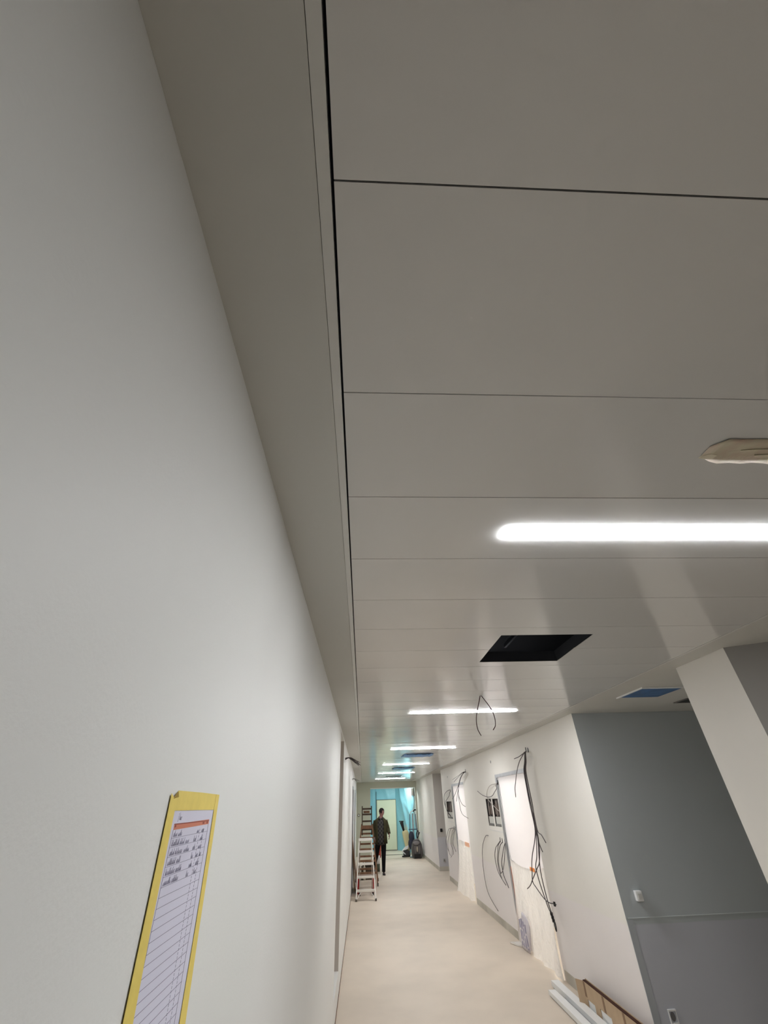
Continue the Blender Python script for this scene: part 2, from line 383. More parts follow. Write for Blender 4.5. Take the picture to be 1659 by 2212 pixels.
# ---------------------------------------------------------------- ceiling patches, hatch
def ragged(name, x0, x1, y0, y1, m, label, seed, drop, n=26):
    R = random.Random(seed); q = MB(); nx, ny = n, 9; rows = []
    for j in range(ny+1):
        r = []
        for i in range(nx+1):
            s, t = i/nx, j/ny
            x = x0+(x1-x0)*s; y = y0+(y1-y0)*t
            if i in (0, nx): x += R.uniform(-.03, .03)
            if j in (0, ny): y += R.uniform(-.03, .03)
            edge = min(s, 1-s, t, 1-t)
            z = HC-.006-drop*(4*s*(1-s)*4*t*(1-t))*(.6+.4*R.random()) - (.02*R.random() if edge < .02 else 0)
            r.append(V((x, y, z)))
        rows.append(r)
    q.loft(rows, False, False)
    return tag(q.build(name, m, None, solid=.003), label, 'protective film')
a = ragged('ceiling_film', .88, 1.52, 10.03, 10.65, M_bluetape, 'ragged blue film over a ceiling opening, the nearer and darker of two', 3, .03)
b = ragged('ceiling_film', .89, 1.52, 14.0, 14.75, mat('teal_film', (74, 150, 204), .35, .4, noise=.25, nscale=14), 'ragged teal blue film over a ceiling opening, the farther of two', 5, .035)
t = thing('ceiling_hatch', 'square ceiling panel under blue film in the alcove, with a white edge', 'ceiling panel', (2.9, 4.3, HC))
q = MB(); q.box(2.70, 3.125, 4.10, 4.54, HC-.005, HC-.001); q.build('film', mat('hatch_blue_film', (66, 112, 168), .4, .4, noise=.35, nscale=14, bump=.3, bscale=20), t)
q = MB(); q.box(2.682, 2.70, 4.07, 4.56, HC-.012, HC-.001); q.box(2.70, 3.14, 4.07, 4.10, HC-.012, HC-.001); q.build('frame', M_white, t)
t = thing('ceiling_hole', 'dark opening in the alcove ceiling, partly hidden by the white pier', 'ceiling opening', (3.75, 4.77, HC))
q = MB(); q.box(3.55, 4.1, 4.67, 4.885, HC-.003, HC-.001); q.build('opening', M_black, t)  # flat black plate stands in for the dark inside of the hole
q = MB(); q.box(3.53, 4.1, 4.885, 4.9, HC-.008, HC-.001); q.box(3.53, 3.55, 4.66, 4.885, HC-.008, HC-.001); q.build('frame', mat('hole_frame', (110, 106, 106), .5), t)
# torn tape residue at the right of the ceiling
R = random.Random(2); top = []; bot = []
for i in range(24):
    x = 1.035+.85*i/23-.0; f_ = (.45, .9, 1)[min(i, 2)]
    top.append(V((x, .858-.055*f_+R.uniform(-.004, .004), HC-.002))); bot.append(V((x, .858+.05*f_**.7+R.uniform(-.004, .004)-.02*(1-f_), HC-.002)))
t = thing('tape_residue', 'torn yellowish brown strip of tape left on the ceiling at the right edge', 'tape', (1.3, .86, HC))
q = MB(); q.loft([[a_.lerp(b_, s/6)+V((0, 0, -R.random()*.0012)) for s in range(7)] for a_, b_ in zip(top, bot)], False, False); q.build('strip', M_residue, t, solid=.001)
q = MB(); q.quad(V((1.035, .875, HC-.0042)), V((1.06, .866, HC-.0045)), V((1.082, .872, HC-.0045)), V((1.075, .888, HC-.0045)), V((1.052, .889, HC-.0045)), V((1.03, .884, HC-.0042))); q.build('curled_end', M_residuew, t, solid=.001)
q = MB()
for s in range(3): q.tube(smooth([(1.14+.06*s, .85+.02*s, HC-.004), (1.2+.05*s, .842+.022*s, HC-.006), (1.27+.06*s, .846+.015*s, HC-.004)]), .0016, 6)
q.build('crease', mat('residue_crease', (176, 168, 140), .6), t)
# hanging wires
LW = V((1.169, 4.322, HC))
def un_(dx, dz): return V((LW.x+dx, LW.y, LW.z+dz))
for lab, pts in (('dark red wire hanging from the ceiling, the one curving out to the left', [(0, .01), (-.03, -.07), (-.062, -.155), (-.078, -.225), (-.076, -.295), (-.052, -.35)]),
                 ('dark red wire hanging from the ceiling, the one curving out to the right', [(0, .01), (.048, -.06), (.088, -.13), (.105, -.2), (.1, -.265), (.07, -.305)])):
    q = MB(); q.tube(smooth([un_(*p) for p in pts]), .0042, 8); tag(q.build('hanging_wire', M_wire, None, loc=LW), lab, 'wire', 'wires hanging from the ceiling')

# ---------------------------------------------------------------- cables and conduit ends on the right wall
def cable(label, pts, m=None, r=.0062, group=None):
    q = MB(); q.tube(smooth(pts, 7), r, 8)
    return tag(q.build('loose_cable', m or M_cable, None, loc=V(pts[0])), label, 'cable', group)
def conduit(y, z, label, x=XR, ry=.02, rz=.034, side=-1):
    ring = []; q = MB(); ring2 = []
    for k in range(14):
        a = 2*math.pi*k/14; ring.append(V((x+side*.004, y+ry*math.cos(a), z+rz*math.sin(a)))); ring2.append(V((x-side*.03, y+ry*math.cos(a), z+rz*math.sin(a))))
    q.loft([ring2, ring]); return tag(q.build('conduit_end', M_black, None), label, 'cable conduit')  # solid black oval stands in for the dark inside of the wall hole
conduit(7.36, 2.532, 'dark oval cable hole above the near sheeted doorway, left of the pair')
conduit(7.262, 2.517, 'dark oval cable hole above the near sheeted doorway, right of the pair')
conduit(9.557, 2.52, 'small dark oval hole high on the wall left of the near doorway', ry=.016, rz=.026)
conduit(14.75, 2.5, 'small dark hole high on the wall left of the far doorway', ry=.016, rz=.026)
conduit(12.06, 2.5, 'dark cable hole above the far sheeted doorway', ry=.022, rz=.045)
for y, z, n in ((9.72, 1.284, 'leftmost'), (9.578, 1.277, 'middle'), (9.414, 1.277, 'rightmost')): conduit(y, z, n+' of three dark conduit ends below the double wall opening', ry=.018, rz=.036)
for y, z, n in ((14.5, 1.29, 'leftmost'), (14.36, 1.285, 'middle'), (14.28, 1.28, 'rightmost')): conduit(y, z, n+' of three dark conduit ends beside the far doorway', ry=.014, rz=.034)
H0 = (XR, 7.36, 2.51); X1 = XR-.1
GB = 'cables hanging beside the near doorway'
cable('short grey cable poking left from the near twin holes', [H0, (XR-.06, 7.25, 2.49), (X1, 7.435, 2.446), (X1, 7.71, 2.436)], group=GB)
cable('single grey cable hanging over the top of the near white sheet', [H0, (XR-.07, 7.3, 2.47), (X1, 7.48, 2.38), (X1, 7.676, 2.273), (X1, 7.83, 2.15), (X1, 7.95, 2.04), (X1, 7.997, 1.922)], group=GB)
trunk = [H0, (XR-.07, 7.22, 2.47), (X1, 7.2, 2.36), (X1, 7.303, 2.246), (X1, 7.318, 2.04), (X1, 7.312, 1.813)]
def tr(dy, dx): return [trunk[0]] + [(x-dx*min(1, i*.4), y+dy*(i/6), z) for i, (x, y, z) in enumerate(trunk[1:], 1)]
cable('bundle cable swinging left, then ending in a black plug right of the near sheet', tr(.07, .0)+[(X1, 7.351, 1.542), (X1, 7.489, 1.379), (X1, 7.674, 1.236), (X1, 7.783, 1.124), (X1, 7.846, 1.016), (X1, 7.895, .909), (X1, 7.762, .851), (X1, 7.522, .778), (X1, 7.347, .762), (X1, 7.17, .779)], M_cabled, group=GB)
cable('first of two bundle cables reaching lowest, ending in a black taped loop', tr(.03, .012)+[(X1, 7.33, 1.55), (X1, 7.405, 1.384), (X1, 7.498, 1.225), (X1, 7.624, 1.113), (X1, 7.63, 1.038), (X1, 7.573, .908), (X1, 7.476, .771), (X1, 7.423, .701), (X1, 7.344, .652)], M_cabled, group=GB)
cable('second of two bundle cables reaching lowest, hanging just right of its twin', tr(-.01, .006)+[(X1, 7.3, 1.55), (X1, 7.33, 1.4), (X1, 7.42, 1.2), (X1, 7.46, 1.06), (X1, 7.44, .9), (X1, 7.40, .77), (X1, 7.36, .7), (X1, 7.325, .655)], M_cabled, group=GB)
cable('bundle cable crossing back leftward to a free end over the milky sheet', tr(-.03, .014)+[(X1, 7.29, 1.5), (X1, 7.299, 1.4), (X1, 7.342, 1.287), (X1, 7.455, 1.154), (X1, 7.603, 1.075), (X1, 7.876, .936), (X1, 8.036, .852), (X1, 8.213, .792)], M_cabled, group=GB)
cable('short bundle cable sticking out right onto the bare wall', tr(-.05, .0)+[(X1, 7.264, 1.53), (X1, 7.133, 1.48), (X1, 7.02, 1.404)], group=GB)
cable('bundle cable ending at the right edge of the upper near sheet', tr(-.02, -.012)+[(X1, 7.31, 1.55), (X1, 7.307, 1.415), (X1, 7.267, 1.342), (X1, 7.22, 1.293)], group=GB)
q = MB(); q.box(X1-.012, X1+.008, 7.13, 7.17, .755, .80); q.box(X1-.008, X1+.006, 7.1, 7.13, .772, .784); tag(q.build('cable_plug', M_black, None, .004), 'small black plug on a cable end at the right of the near sheet', 'plug')
q = MB()
for a in range(3): q.box(X1-.014, X1+.014, 7.335-.016*a, 7.36-.016*a, .64-.03*a, .67-.03*a)
ring = [(X1, 7.285+.022*math.cos(t_*math.pi/6), .548+.045*math.sin(t_*math.pi/6)) for t_ in range(13)]; q.tube(ring, .0065, 8)
tag(q.build('cable_tape', M_black, None), 'black tape binding the lowest cable ends into a small loop', 'tape')
X2 = XR-.05
GU = 'cables at the double wall opening'
conduit(9.3, 2.165, 'dark conduit end with two cables above the double wall opening', ry=.016, rz=.04)
cable('cable from above the double wall opening that sweeps out far to the left', [(XR, 9.3, 2.16), (X2, 9.248, 2.113), (X2, 9.242, 2.071), (X2, 9.425, 2.017), (X2, 9.61, 1.966), (X2, 9.804, 1.947), (X2, 10.071, 1.95), (X2, 10.476, 1.99), (X2, 10.831, 2.062)], group=GU)
cable('pale cable arching over and across the double wall opening', [(XR, 9.3, 2.15), (X2, 9.62, 2.135), (X2, 9.9, 2.076), (X2, 10.032, 2.006), (X2, 10.052, 1.939), (X2, 9.865, 1.86), (X2, 9.608, 1.791), (X2, 9.305, 1.717)], mat('pale_cable', (168, 160, 150), .5), group=GU)
G3 = 'cables hanging from the three conduit ends'
cable('outermost left of the cables curving down from the three near conduits', [(XR, 9.72, 1.27), (X2, 9.8, 1.2), (X2, 9.948, 1.147), (X2, 10.109, 1.012), (X2, 10.048, .817), (X2, 9.808, .714), (X2, 9.609, .663)], group=G3)
cable('second cable from the left below the three near conduits', [(XR, 9.72, 1.26), (X2, 9.74, 1.2), (X2, 9.86, 1.08), (X2, 9.96, .95), (X2, 9.93, .82), (X2, 9.82, .72)], group=G3)
cable('cable from the middle near conduit joining its left neighbour', [(XR, 9.578, 1.26), (X2, 9.62, 1.2), (X2, 9.8, 1.07), (X2, 9.9, .93), (X2, 9.85, .8)], group=G3)
cable('cable from the right near conduit with the lowest end', [(XR, 9.414, 1.26), (X2, 9.36, 1.2), (X2, 9.512, 1.092), (X2, 9.672, .95), (X2, 9.663, .792), (X2, 9.528, .697), (X2, 9.452, .646)], M_cabled, group=G3)
cable('cable from the right near conduit crossing back to the left', [(XR, 9.414, 1.255), (X2, 9.30, 1.18), (X2, 9.42, 1.06), (X2, 9.56, .93), (X2, 9.7, .84), (X2, 9.86, .79)], group=G3)
cable('long thin grey cable bowing down the wall left of the near doorway', [(XR, 10.6, 1.30), (XR-.03, 10.72, 1.287), (XR-.03, 11.078, 1.122), (XR-.03, 11.262, .919), (XR-.03, 11.311, .617), (XR-.03, 11.148, .351), (XR-.03, 10.531, .188)], r=.0055)
GF = 'cables above the far doorway'; H1 = (XR, 12.06, 2.49)
cable('far doorway cable that swings lowest across the white sheet', [H1, (X1, 11.834, 2.45), (X1, 12.22, 2.392), (X1, 12.614, 2.246), (X1, 12.799, 1.981), (X1, 12.654, 1.655), (X1, 11.933, 1.558)], group=GF)
cable('far doorway cable curling right to mid height of the white sheet', [H1, (X1, 11.86, 2.45), (X1, 12.25, 2.39), (X1, 12.62, 2.24), (X1, 12.78, 2.02), (X1, 12.5, 1.84), (X1, 12.1, 1.78)], group=GF)
cable('far doorway cable hanging down left over the frame corner', [H1, (X1, 11.9, 2.45), (X1, 12.3, 2.36), (X1, 12.75, 2.2), (X1, 13.25, 2.05), (X1, 13.721, 1.94)], M_cabled, group=GF)
cable('far doorway cable hanging left with its end over the white sheet', [H1, (X1, 11.9, 2.44), (X1, 12.3, 2.35), (X1, 12.7, 2.17), (X1, 13.0, 2.0), (X1, 13.167, 1.889)], M_cabled, group=GF)
cable('upper of two short cables poking left above the far doorway', [H1, (X1, 11.95, 2.47), (X1, 12.7, 2.42), (X1, 13.387, 2.38)], r=.005, group=GF)
cable('lower of two short cables poking left above the far doorway', [H1, (X1, 11.95, 2.46), (X1, 12.6, 2.4), (X1, 13.231, 2.323)], r=.005, group=GF)
cable('cable looping from above into the far wall opening, outer one', [(XR, 14.445, 2.164), (X2, 14.7, 2.15), (X2, 15.357, 2.056), (X2, 15.479, 1.9), (X2, 15.35, 1.78), (X2, 15.0, 1.62), (XR+.02, 14.9, 1.52)], r=.0075, group='cables at the far wall opening')
cable('cable looping from above into the far wall opening, inner one', [(XR, 14.42, 2.15), (X2, 14.36, 2.09), (X2, 14.487, 2.028), (X2, 14.9, 1.95), (X2, 15.3, 1.86), (X2, 15.2, 1.7), (XR+.02, 14.95, 1.54)], r=.0075, group='cables at the far wall opening')
GF3 = 'cables hanging left of the far doorway'
for n_, (lab, pts) in enumerate((('reaching farthest left', [(14.5, 1.28), (14.9, 1.25), (15.2, 1.2), (15.77, .95), (15.75, .8), (15.5, .70)]), ('second from the left', [(14.5, 1.27), (14.8, 1.24), (15.3, 1.02), (15.55, .85), (15.45, .68), (15.25, .62)]),
        ('with the lowest end', [(14.36, 1.27), (14.5, 1.2), (14.95, .95), (14.85, .78), (14.95, .66), (15.2, .586)]), ('hanging straightest', [(14.36, 1.26), (14.45, 1.15), (14.8, .95), (14.7, .78), (14.75, .68)]), ('curling right at its end', [(14.28, 1.26), (14.3, 1.15), (14.6, .95), (14.5, .85), (14.298, .778)]))):
    cable('cable from the far three conduits, the one '+lab, [(XR if i == 0 else X2, y, z) for i, (y, z) in enumerate(pts)], r=.006, group=GF3)

# wall openings with their contents
def cutout(holes, label, loc, seed):
    R = random.Random(seed); t = thing('wall_opening', label, 'wall opening', loc); D = .045
    q = MB(); q2 = MB(); q3 = MB(); q4 = MB(); q5 = MB()
    for y0, y1, z0, z1 in holes:
        q.box(XR+D, XR+D+.015, y0-.01, y1+.01, z0-.01, z1+.01)
        q2.box(XR+.018, XR+D-.002, y0+.012, y1-.012, z0+.04, z0+.15); q5.box(XR+.008, XR+D-.002, y0+.004, y1-.004, z0+.004, z0+.04)
        q.box(XR+.004, XR+D, y1-.003, y1-.0005, z0, z1); q.box(XR+.004, XR+D, y0+.0005, y0+.003, z0, z1); q.box(XR+.004, XR+D, y0, y1, z1-.003, z1-.0005)
        n = 5
        for i in range(n):
            y = y0+(y1-y0)*(i+.5)/n
            q3.box(XR+.025, XR+D-.002, y-.014, y+.016, z0+.17+R.uniform(0, .03), z0+.36-R.uniform(0, .05))
        for i in range(5):
            y = R.uniform(y0+.04, y1-.04); q4.tube(smooth([(XR+.034, y, z1-.01), (XR+.022, y+R.uniform(-.05, .05), (z0+z1)/2+.03), (XR+.03, y+R.uniform(-.03, .03), z0+.16)]), .005, 6)
    q.build('dark_lining', mat('opening_dark', (38, 32, 31), .8), t); q2.build('lower_panel', mat('opening_grey', (196, 194, 186), .6), t)  # dark back and reveal plates stand in for the shade inside the opening
    q5.build('lower_edge', mat('opening_lower_dark', (110, 108, 104), .6), t); q3.build('terminal_block', mat('terminal_brown', (104, 88, 80), .7), t); q4.build('inner_cables', mat('inner_cable_pale', (150, 140, 132), .5), t)
    return t
cutout(WN, 'dark double wall opening with a white mullion left of the near doorway', (XR+.1, 9.95, 1.47), 1)
cutout(WF, 'shallow wall opening with grey contents left of the far doorway', (XR+.1, 14.95, 1.48), 2)
q = MB(); q.box(XR-.004, XR, 9.37, 10.41, 1.400, 1.408); q.box(XR-.003, XR, 9.29, 9.296, 1.41, 2.05)
tag(q.build('plaster_bead', M_trim, None), 'thin raised plaster bead under the dark double wall opening', 'plaster bead')
q = MB(); q.box(XR-.004, XR, 14.42, 15.4, 1.40, 1.408); tag(q.build('plaster_bead', M_trim, None), 'thin raised plaster bead under the far wall opening', 'plaster bead')

# ---------------------------------------------------------------- doorways: frames and sheets
def door_frame(D, n):
    y0, y1, z0, z1 = D; q = MB()
    q.box(XR-.006, XR+.16, y1-.05, y1+.045, 0, z1+.004); q.box(XR+.02, XR+.05, y1-.075, y1-.05, 0, z1-.045)
    q.box(XR-.006, XR+.16, y0, y1-.05, z1-.05, z1+.004)
    o = struct(q.build('door_%d' % n, M_steel)); 
    q = MB(); q.box(XR+.012, XR+.02, y1-.115, y1-.052, 0, z1-.05); q.build('frame_lining', M_white, o)
    q = MB(); q.box(XR+.006, XR+.012, y1-.128, y1-.118, .03, z1-.05); q.build('frame_seal', M_black, o)
door_frame(D1, 1); door_frame(D2, 2)
def sheet(name, label, m, yfun, zt, zb, xfun, ny=26, nz=40, cat='plastic sheet', seed=0, amp=.012):
    R = random.Random(seed); ph = [R.uniform(0, 6.28) for _ in range(6)]; fr = [R.uniform(5, 16) for _ in range(6)]
    q = MB(); rows = []
    for j in range(nz+1):
        t = j/nz; r = []
        for i in range(ny+1):
            s = i/ny; ya, yb = yfun(t); y = ya+(yb-ya)*s; za, zb_ = zt(s), zb(s); z = za+(zb_-za)*t
            wv = sum(math.sin(fr[k]*y+(2+k)*z*1.3+ph[k]) for k in range(3))/3*amp*(.4+t)
            r.append(V((xfun(s, t)+wv, y, z)))
        rows.append(r)
    q.loft(rows, False, False)
    return tag(q.build(name, m, None), label, cat)
# s: 0 far edge, 1 near edge
sheet('door_sheet', 'white sheet filling the upper part of the near doorway', M_sheet_up, lambda t: (9.225, 7.60), lambda s: 2.245,
      lambda s: 1.04-.045*math.sin(math.pi*min(1, s*1.25))+(.035 if s > .93 else 0), lambda s, t: XR+.006, seed=1, amp=.005)
lo = sheet('door_sheet', 'milky crumpled sheet over the lower part of the near doorway', M_sheet_lo, lambda t: (9.225-.085*math.sin(math.pi*min(1, t/.7))**.8*(1-.6*t)+.11*t**2, 7.575-.09*t*t), lambda s: 1.05-.045*math.sin(math.pi*min(1, s*1.2))+(.03 if s > .93 else 0),
      lambda s: .018+.01*math.sin(9*s), lambda s, t: XR-.014-.05*t*t*s-.02*t*(1-s), seed=4, amp=.02)
q = MB(); q.prism([(XR-.045, 9.28, .008), (XR-.2, 9.30, .006), (XR-.12, 9.12, .006), (XR-.05, 9.05, .006)], (0, 0, .02)); q.build('folded_corner', M_sheet_lo, lo)
q = MB(); q.box(XR-.024, XR-.018, 7.965, 8.16, 1.0, 1.045); tag(q.build('orange_tape', mat('orange_tape', (250, 150, 70), .5), None), 'bright orange tape at the middle seam of the near doorway sheets', 'tape')
q = MB(); q.prism([(XR-.004, 9.312, .94), (XR-.004, 9.15, .92), (XR-.004, 9.24, .1), (XR-.004, 9.312, .03)], (.014, 0, 0)); tag(q.build('timber_post', mat('reddish_timber', (176, 122, 100), .6, noise=.15, nscale=12), None), 'reddish timber showing at the left edge of the near milky sheet', 'timber')
# printed sack standing against the foot of the near sheet
t = thing('printed_sack', 'flat grey sack with purple print at the foot of the near milky sheet', 'sack', (XR-.07, 8.85, 0))
q = MB(); rings = []
for z, ya, yb, wx in ((.004, 8.72, 9.12, .02), (.06, 8.66, 9.10, .028), (.2, 8.58, 9.02, .03), (.32, 8.54, 8.93, .022), (.4, 8.6, 8.88, .014), (.44, 8.76, 8.85, .006)):
    rings.append([V((XR-.068-wx*.9*math.sin(a), (ya+yb)/2+(yb-ya)/2*math.cos(a), z)) for a in [2*math.pi*k/18 for k in range(18)]])
q.loft(rings); q.build('sack_body', mat('sack_grey', (206, 200, 206), .4, noise=.12, nscale=12), t)
R = random.Random(5)
for c_ in range(4):
    y = 8.97-.085*c_; z = .36-.02*abs(c_-1)
    while z > .06:
        hgt = R.uniform(.05, .12); q = MB(); q.prism([(XR-.099+.0*z, y, max(.05, z-hgt)), (XR-.099, y-.028, max(.05, z-hgt)), (XR-.097, y-.028, z), (XR-.097, y, z)], (.012, 0, 0)); q.build('printed_line', mat('sack_print', (166, 162, 182), .6), t); z -= hgt+.025
sheet('door_sheet', 'white sheet filling the upper part of the far doorway', M_sheet_up, lambda t: (14.06, 12.53), lambda s: 2.24, lambda s: 1.0+.02*math.sin(5*s), lambda s, t: XR+.006, seed=7, amp=.005)
sheet('door_sheet', 'milky sheet over the lower part of the far doorway', M_sheet_lo, lambda t: (14.06-.1*t*(1-t), 12.54), lambda s: 1.04+.02*math.sin(5*s), lambda s: .02+.015*math.sin(14*s), lambda s, t: XR-.014-.10*t*t*(1-s)-.03*t*t, seed=9, amp=.02)
q = MB(); q.box(XR-.024, XR-.018, 12.56, 13.05, .98, 1.06); tag(q.build('orange_tape', mat('pale_orange_tape', (244, 186, 150), .5), None), 'pale orange tape at the middle seam of the far doorway sheets', 'tape')

# ---------------------------------------------------------------- switches and sockets on the grey walls
def socket(x, y, z, label, name, s=.066, body=M_white, proud=.045, face=None, cat='socket'):
    t = thing(name, label, cat, (x, y, z))
    q = MB(); q.box(x-s/2, x+s/2, y-proud, y-.0005, z-s/2*1.2, z+s/2*1.2); q.build('box_body', body, t, .006)
    q = MB(); q.box(x-s*.3, x+s*.3, y-proud-.006, y-proud, z-s*.32, z+s*.3); q.build('face', face or body, t, .003)
    return t
socket(2.767, 5.4773, 1.075, 'white switch box protruding from the grey alcove wall above the ledge', 'switch_box', cat='switch', face=mat('switch_face', (206, 204, 198), .5))
t = thing('floor_socket', 'white framed socket low on the grey alcove wall at the bottom edge', 'socket', (2.776, 5.47, .28))
q = MB(); q.box(2.74, 2.812, 5.462, 5.4768, .312, .322); q.box(2.74, 2.748, 5.466, 5.4768, .235, .312); q.box(2.804, 2.812, 5.466, 5.4768, .235, .312); q.box(2.748, 2.804, 5.466, 5.4768, .235, .243); q.build('frame', M_white, t)
q = MB(); q.ell((2.776, 5.4745, .277), (.022, .008, .028)); q.build('cup', mat('socket_cup_grey', (110, 108, 108), .5), t)  # plain grey cup of the socket
socket(2.742, 17.947, 1.08, 'black switch on the grey wall of the farther alcove', 'switch_box', s=.075, body=M_black, proud=.03, cat='switch')
socket(2.756, 17.947, .28, 'pale grey socket low on the wall of the farther alcove', 'wall_socket', s=.07, body=mat('pale_socket', (176, 174, 172), .5), proud=.02, face=mat('socket_face', (120, 118, 118), .5))
t = thing('round_wall_box', 'round dark ringed wall box on the far left end wall', 'wall box', (-.177, YE, 1.475))
q = MB(); q.tube([(-.177+.05*math.cos(a*math.pi/8), YE-.008, 1.475+.042*math.sin(a*math.pi/8)) for a in range(17)], .011, 8); q.build('ring', mat('ring_brown', (110, 100, 80), .6), t)
q = MB(); q.ell((-.177, YE-.004, 1.475), (.04, .004, .032)); q.build('cover', M_white, t)

# cables poking out of the left wall
def sprig(y, z, label, n, L, seed):
    R = random.Random(seed); t = thing('cable_stub', label, 'cable', (XL, y, z))
    for i in range(n):
        dz = -R.uniform(.02, .09) if i else -.03; l = L*R.uniform(.5, 1)
        q = MB(); q.tube(smooth([(XL, y, z+R.uniform(-.01, .02)), (XL+l*.35, y+R.uniform(-.04, .04), z+.02), (XL+l*.7, y+R.uniform(-.08, .08), z+dz*.4), (XL+l, y+R.uniform(-.1, .1), z+dz)]), .0042, 6); q.build('cable_end', M_cabled if i % 2 else M_cable, t)
sprig(7.9, 2.51, 'tuft of dark cable ends poking from the left wall high up', 10, .27, 3)
sprig(13.9, 2.47, 'tuft of cable ends at the top of the far left door frame', 4, .2, 8)

# ---------------------------------------------------------------- notice sheet on the left wall
XS = XL+.0005
t = thing('notice_sheet', 'ruled list on white paper with handwriting, framed in yellow tape on the left wall', 'notice', (XL, .9, 1.75))
def flat(name, m, poly, x, th=.0003):
    q = MB(); q.prism([(x, y, z) for y, z in poly], (th, 0, 0)); return q.build(name, m, t)
flat('paper', M_paper, [(.782, 1.912), (1.0, 1.912), (1.012, 1.612), (.79, 1.612)], XS)
flat('tape_strip', M_yellow, [(.760, 1.921), (.787, 1.911), (.788, 1.88), (.794, 1.776), (.803, 1.683), (.805, 1.6), (.768, 1.6), (.7695, 1.693), (.766, 1.781)], XS+.0012, .0004)
flat('tape_strip', M_yellow, [(.991, 1.902), (.991, 1.923), (1.011, 1.923), (1.018, 1.85), (1.026, 1.737), (1.038, 1.617), (1.039, 1.6), (1.0045, 1.6), (1.004, 1.626), (1.002, 1.741), (.996, 1.85)], XS+.0010, .0004)
flat('tape_strip', M_yellow, [(.772, 1.8995), (.772, 1.9145), (.788, 1.925), (.9, 1.9245), (1.010, 1.923), (1.008, 1.8985), (.9, 1.8992)], XS+.0006, .0004)
flat('tape_strip', M_yellow, [(.785, 1.622), (.785, 1.6), (1.02, 1.6), (1.02, 1.622)], XS+.0006, .0004)
q = MB(); q.quad(V((XS+.0016, .772, 1.9145)), V((XS+.007, .777, 1.9165)), V((XS+.0016, .7865, 1.9235)), V((XS+.001, .78, 1.921))); q.build('folded_corner', mat('tape_underside', (176, 148, 66), .6), t, solid=.0004)
flat('table_header', M_salmon, [(.801, 1.8825), (.974, 1.8845), (.975, 1.8775), (.802, 1.8755)], XS+.0004, .0002)
q = MB()
for y, wd in ((.8045, .005), (.939, .009), (.962, .006)): q.box(XS+.0006, XS+.0008, y, y+wd, 1.8785, 1.8815)
q.box(XS+.0006, XS+.0008, .801, .974, 1.8818, 1.8832); q.build('header_print', M_saldark, t)
q = MB(); rows = [1.8655-.01115*i for i in range(24)]
def ln(y0, z0, y1, z1, w_=.00042):
    q.bar((XS+.0005, y0, z0), (XS+.0005, y1, z1), w_, .0003, (1, 0, 0))
for i, z in enumerate(rows): ln(.8015, z, .9755+.0003*i, z+.0012)
ln(.8015, 1.8755, .8005, 1.612); ln(.9745, 1.878, .981, 1.612)
q.build('table_grid', M_line, t)
for c0, c1 in ((.930, .9375), (.951, .9595)):
    q = MB()
    for s in range(60):
        z = 1.872-.0045*s
        if z < 1.615: break
        f_ = (1.872-z)/.26; y = c0+(c1-c0)*f_
        q.bar((XS+.0005, y, z), (XS+.0005, y, z-.003), .0002, .0003, (1, 0, 0))
    q.build('table_column', M_line, t)
R = random.Random(11)
def stroke(q, pts, r=.00019): q.tube([(XS+.0007, y, z) for y, z in pts], r, 5)
def scribble(q, y, z, L, h_):
    x = y; p = []
    while x < y+L:
        k = R.random(); asc = h_*(1.7 if k > .72 else 1.0 if k > .2 else .8)
        p += [(x, z), (x+.0010, z+asc*.55), (x+.0022, z+asc), (x+.0018, z+asc*.4), (x+.0022, z+.0002)]
        x += .0030+R.uniform(-.0004, .0008)
    stroke(q, p)
q = MB()
text = [(((.806, .016), (.826, .014)), ((.915, .010), (.940, .012))), (((.806, .03), (.840, .02), (.866, .016)), ((.905, .012), (.938, .014))), (((.806, .018), (.828, .03), (.866, .022)), ((.908, .010), (.937, .014))),
        (((.806, .03), (.842, .016)), ((.908, .008), (.930, .010), (.95, .008))), (((.806, .034), (.846, .022)), ((.905, .012), (.938, .014))), (((.806, .028), (.838, .026)), ((.90, .008), (.936, .012)))]
for i, (A, B) in enumerate(text):
    for y, L in A+B: scribble(q, y, rows[i]+.0014, L, .0046)
# heading, handwritten: Flur
z0 = 1.8872
stroke(q, [(.812, z0-.002), (.8145, z0+.008)]); stroke(q, [(.813, z0+.0078), (.816, z0+.0092), (.8195, z0+.0090)]); stroke(q, [(.8132, z0+.0035), (.8165, z0+.0045)])
stroke(q, [(.8175, z0+.0005), (.8195, z0+.0075), (.8188, z0+.0005), (.8203, z0)])
stroke(q, [(.8212, z0+.0042), (.8208, z0+.0006), (.8222, z0), (.8238, z0+.0042), (.8236, z0+.0003)])
stroke(q, [(.8256, z0), (.8262, z0+.004), (.8268, z0+.0032), (.8285, z0+.0042)])
q.build('handwriting', M_ink, t)

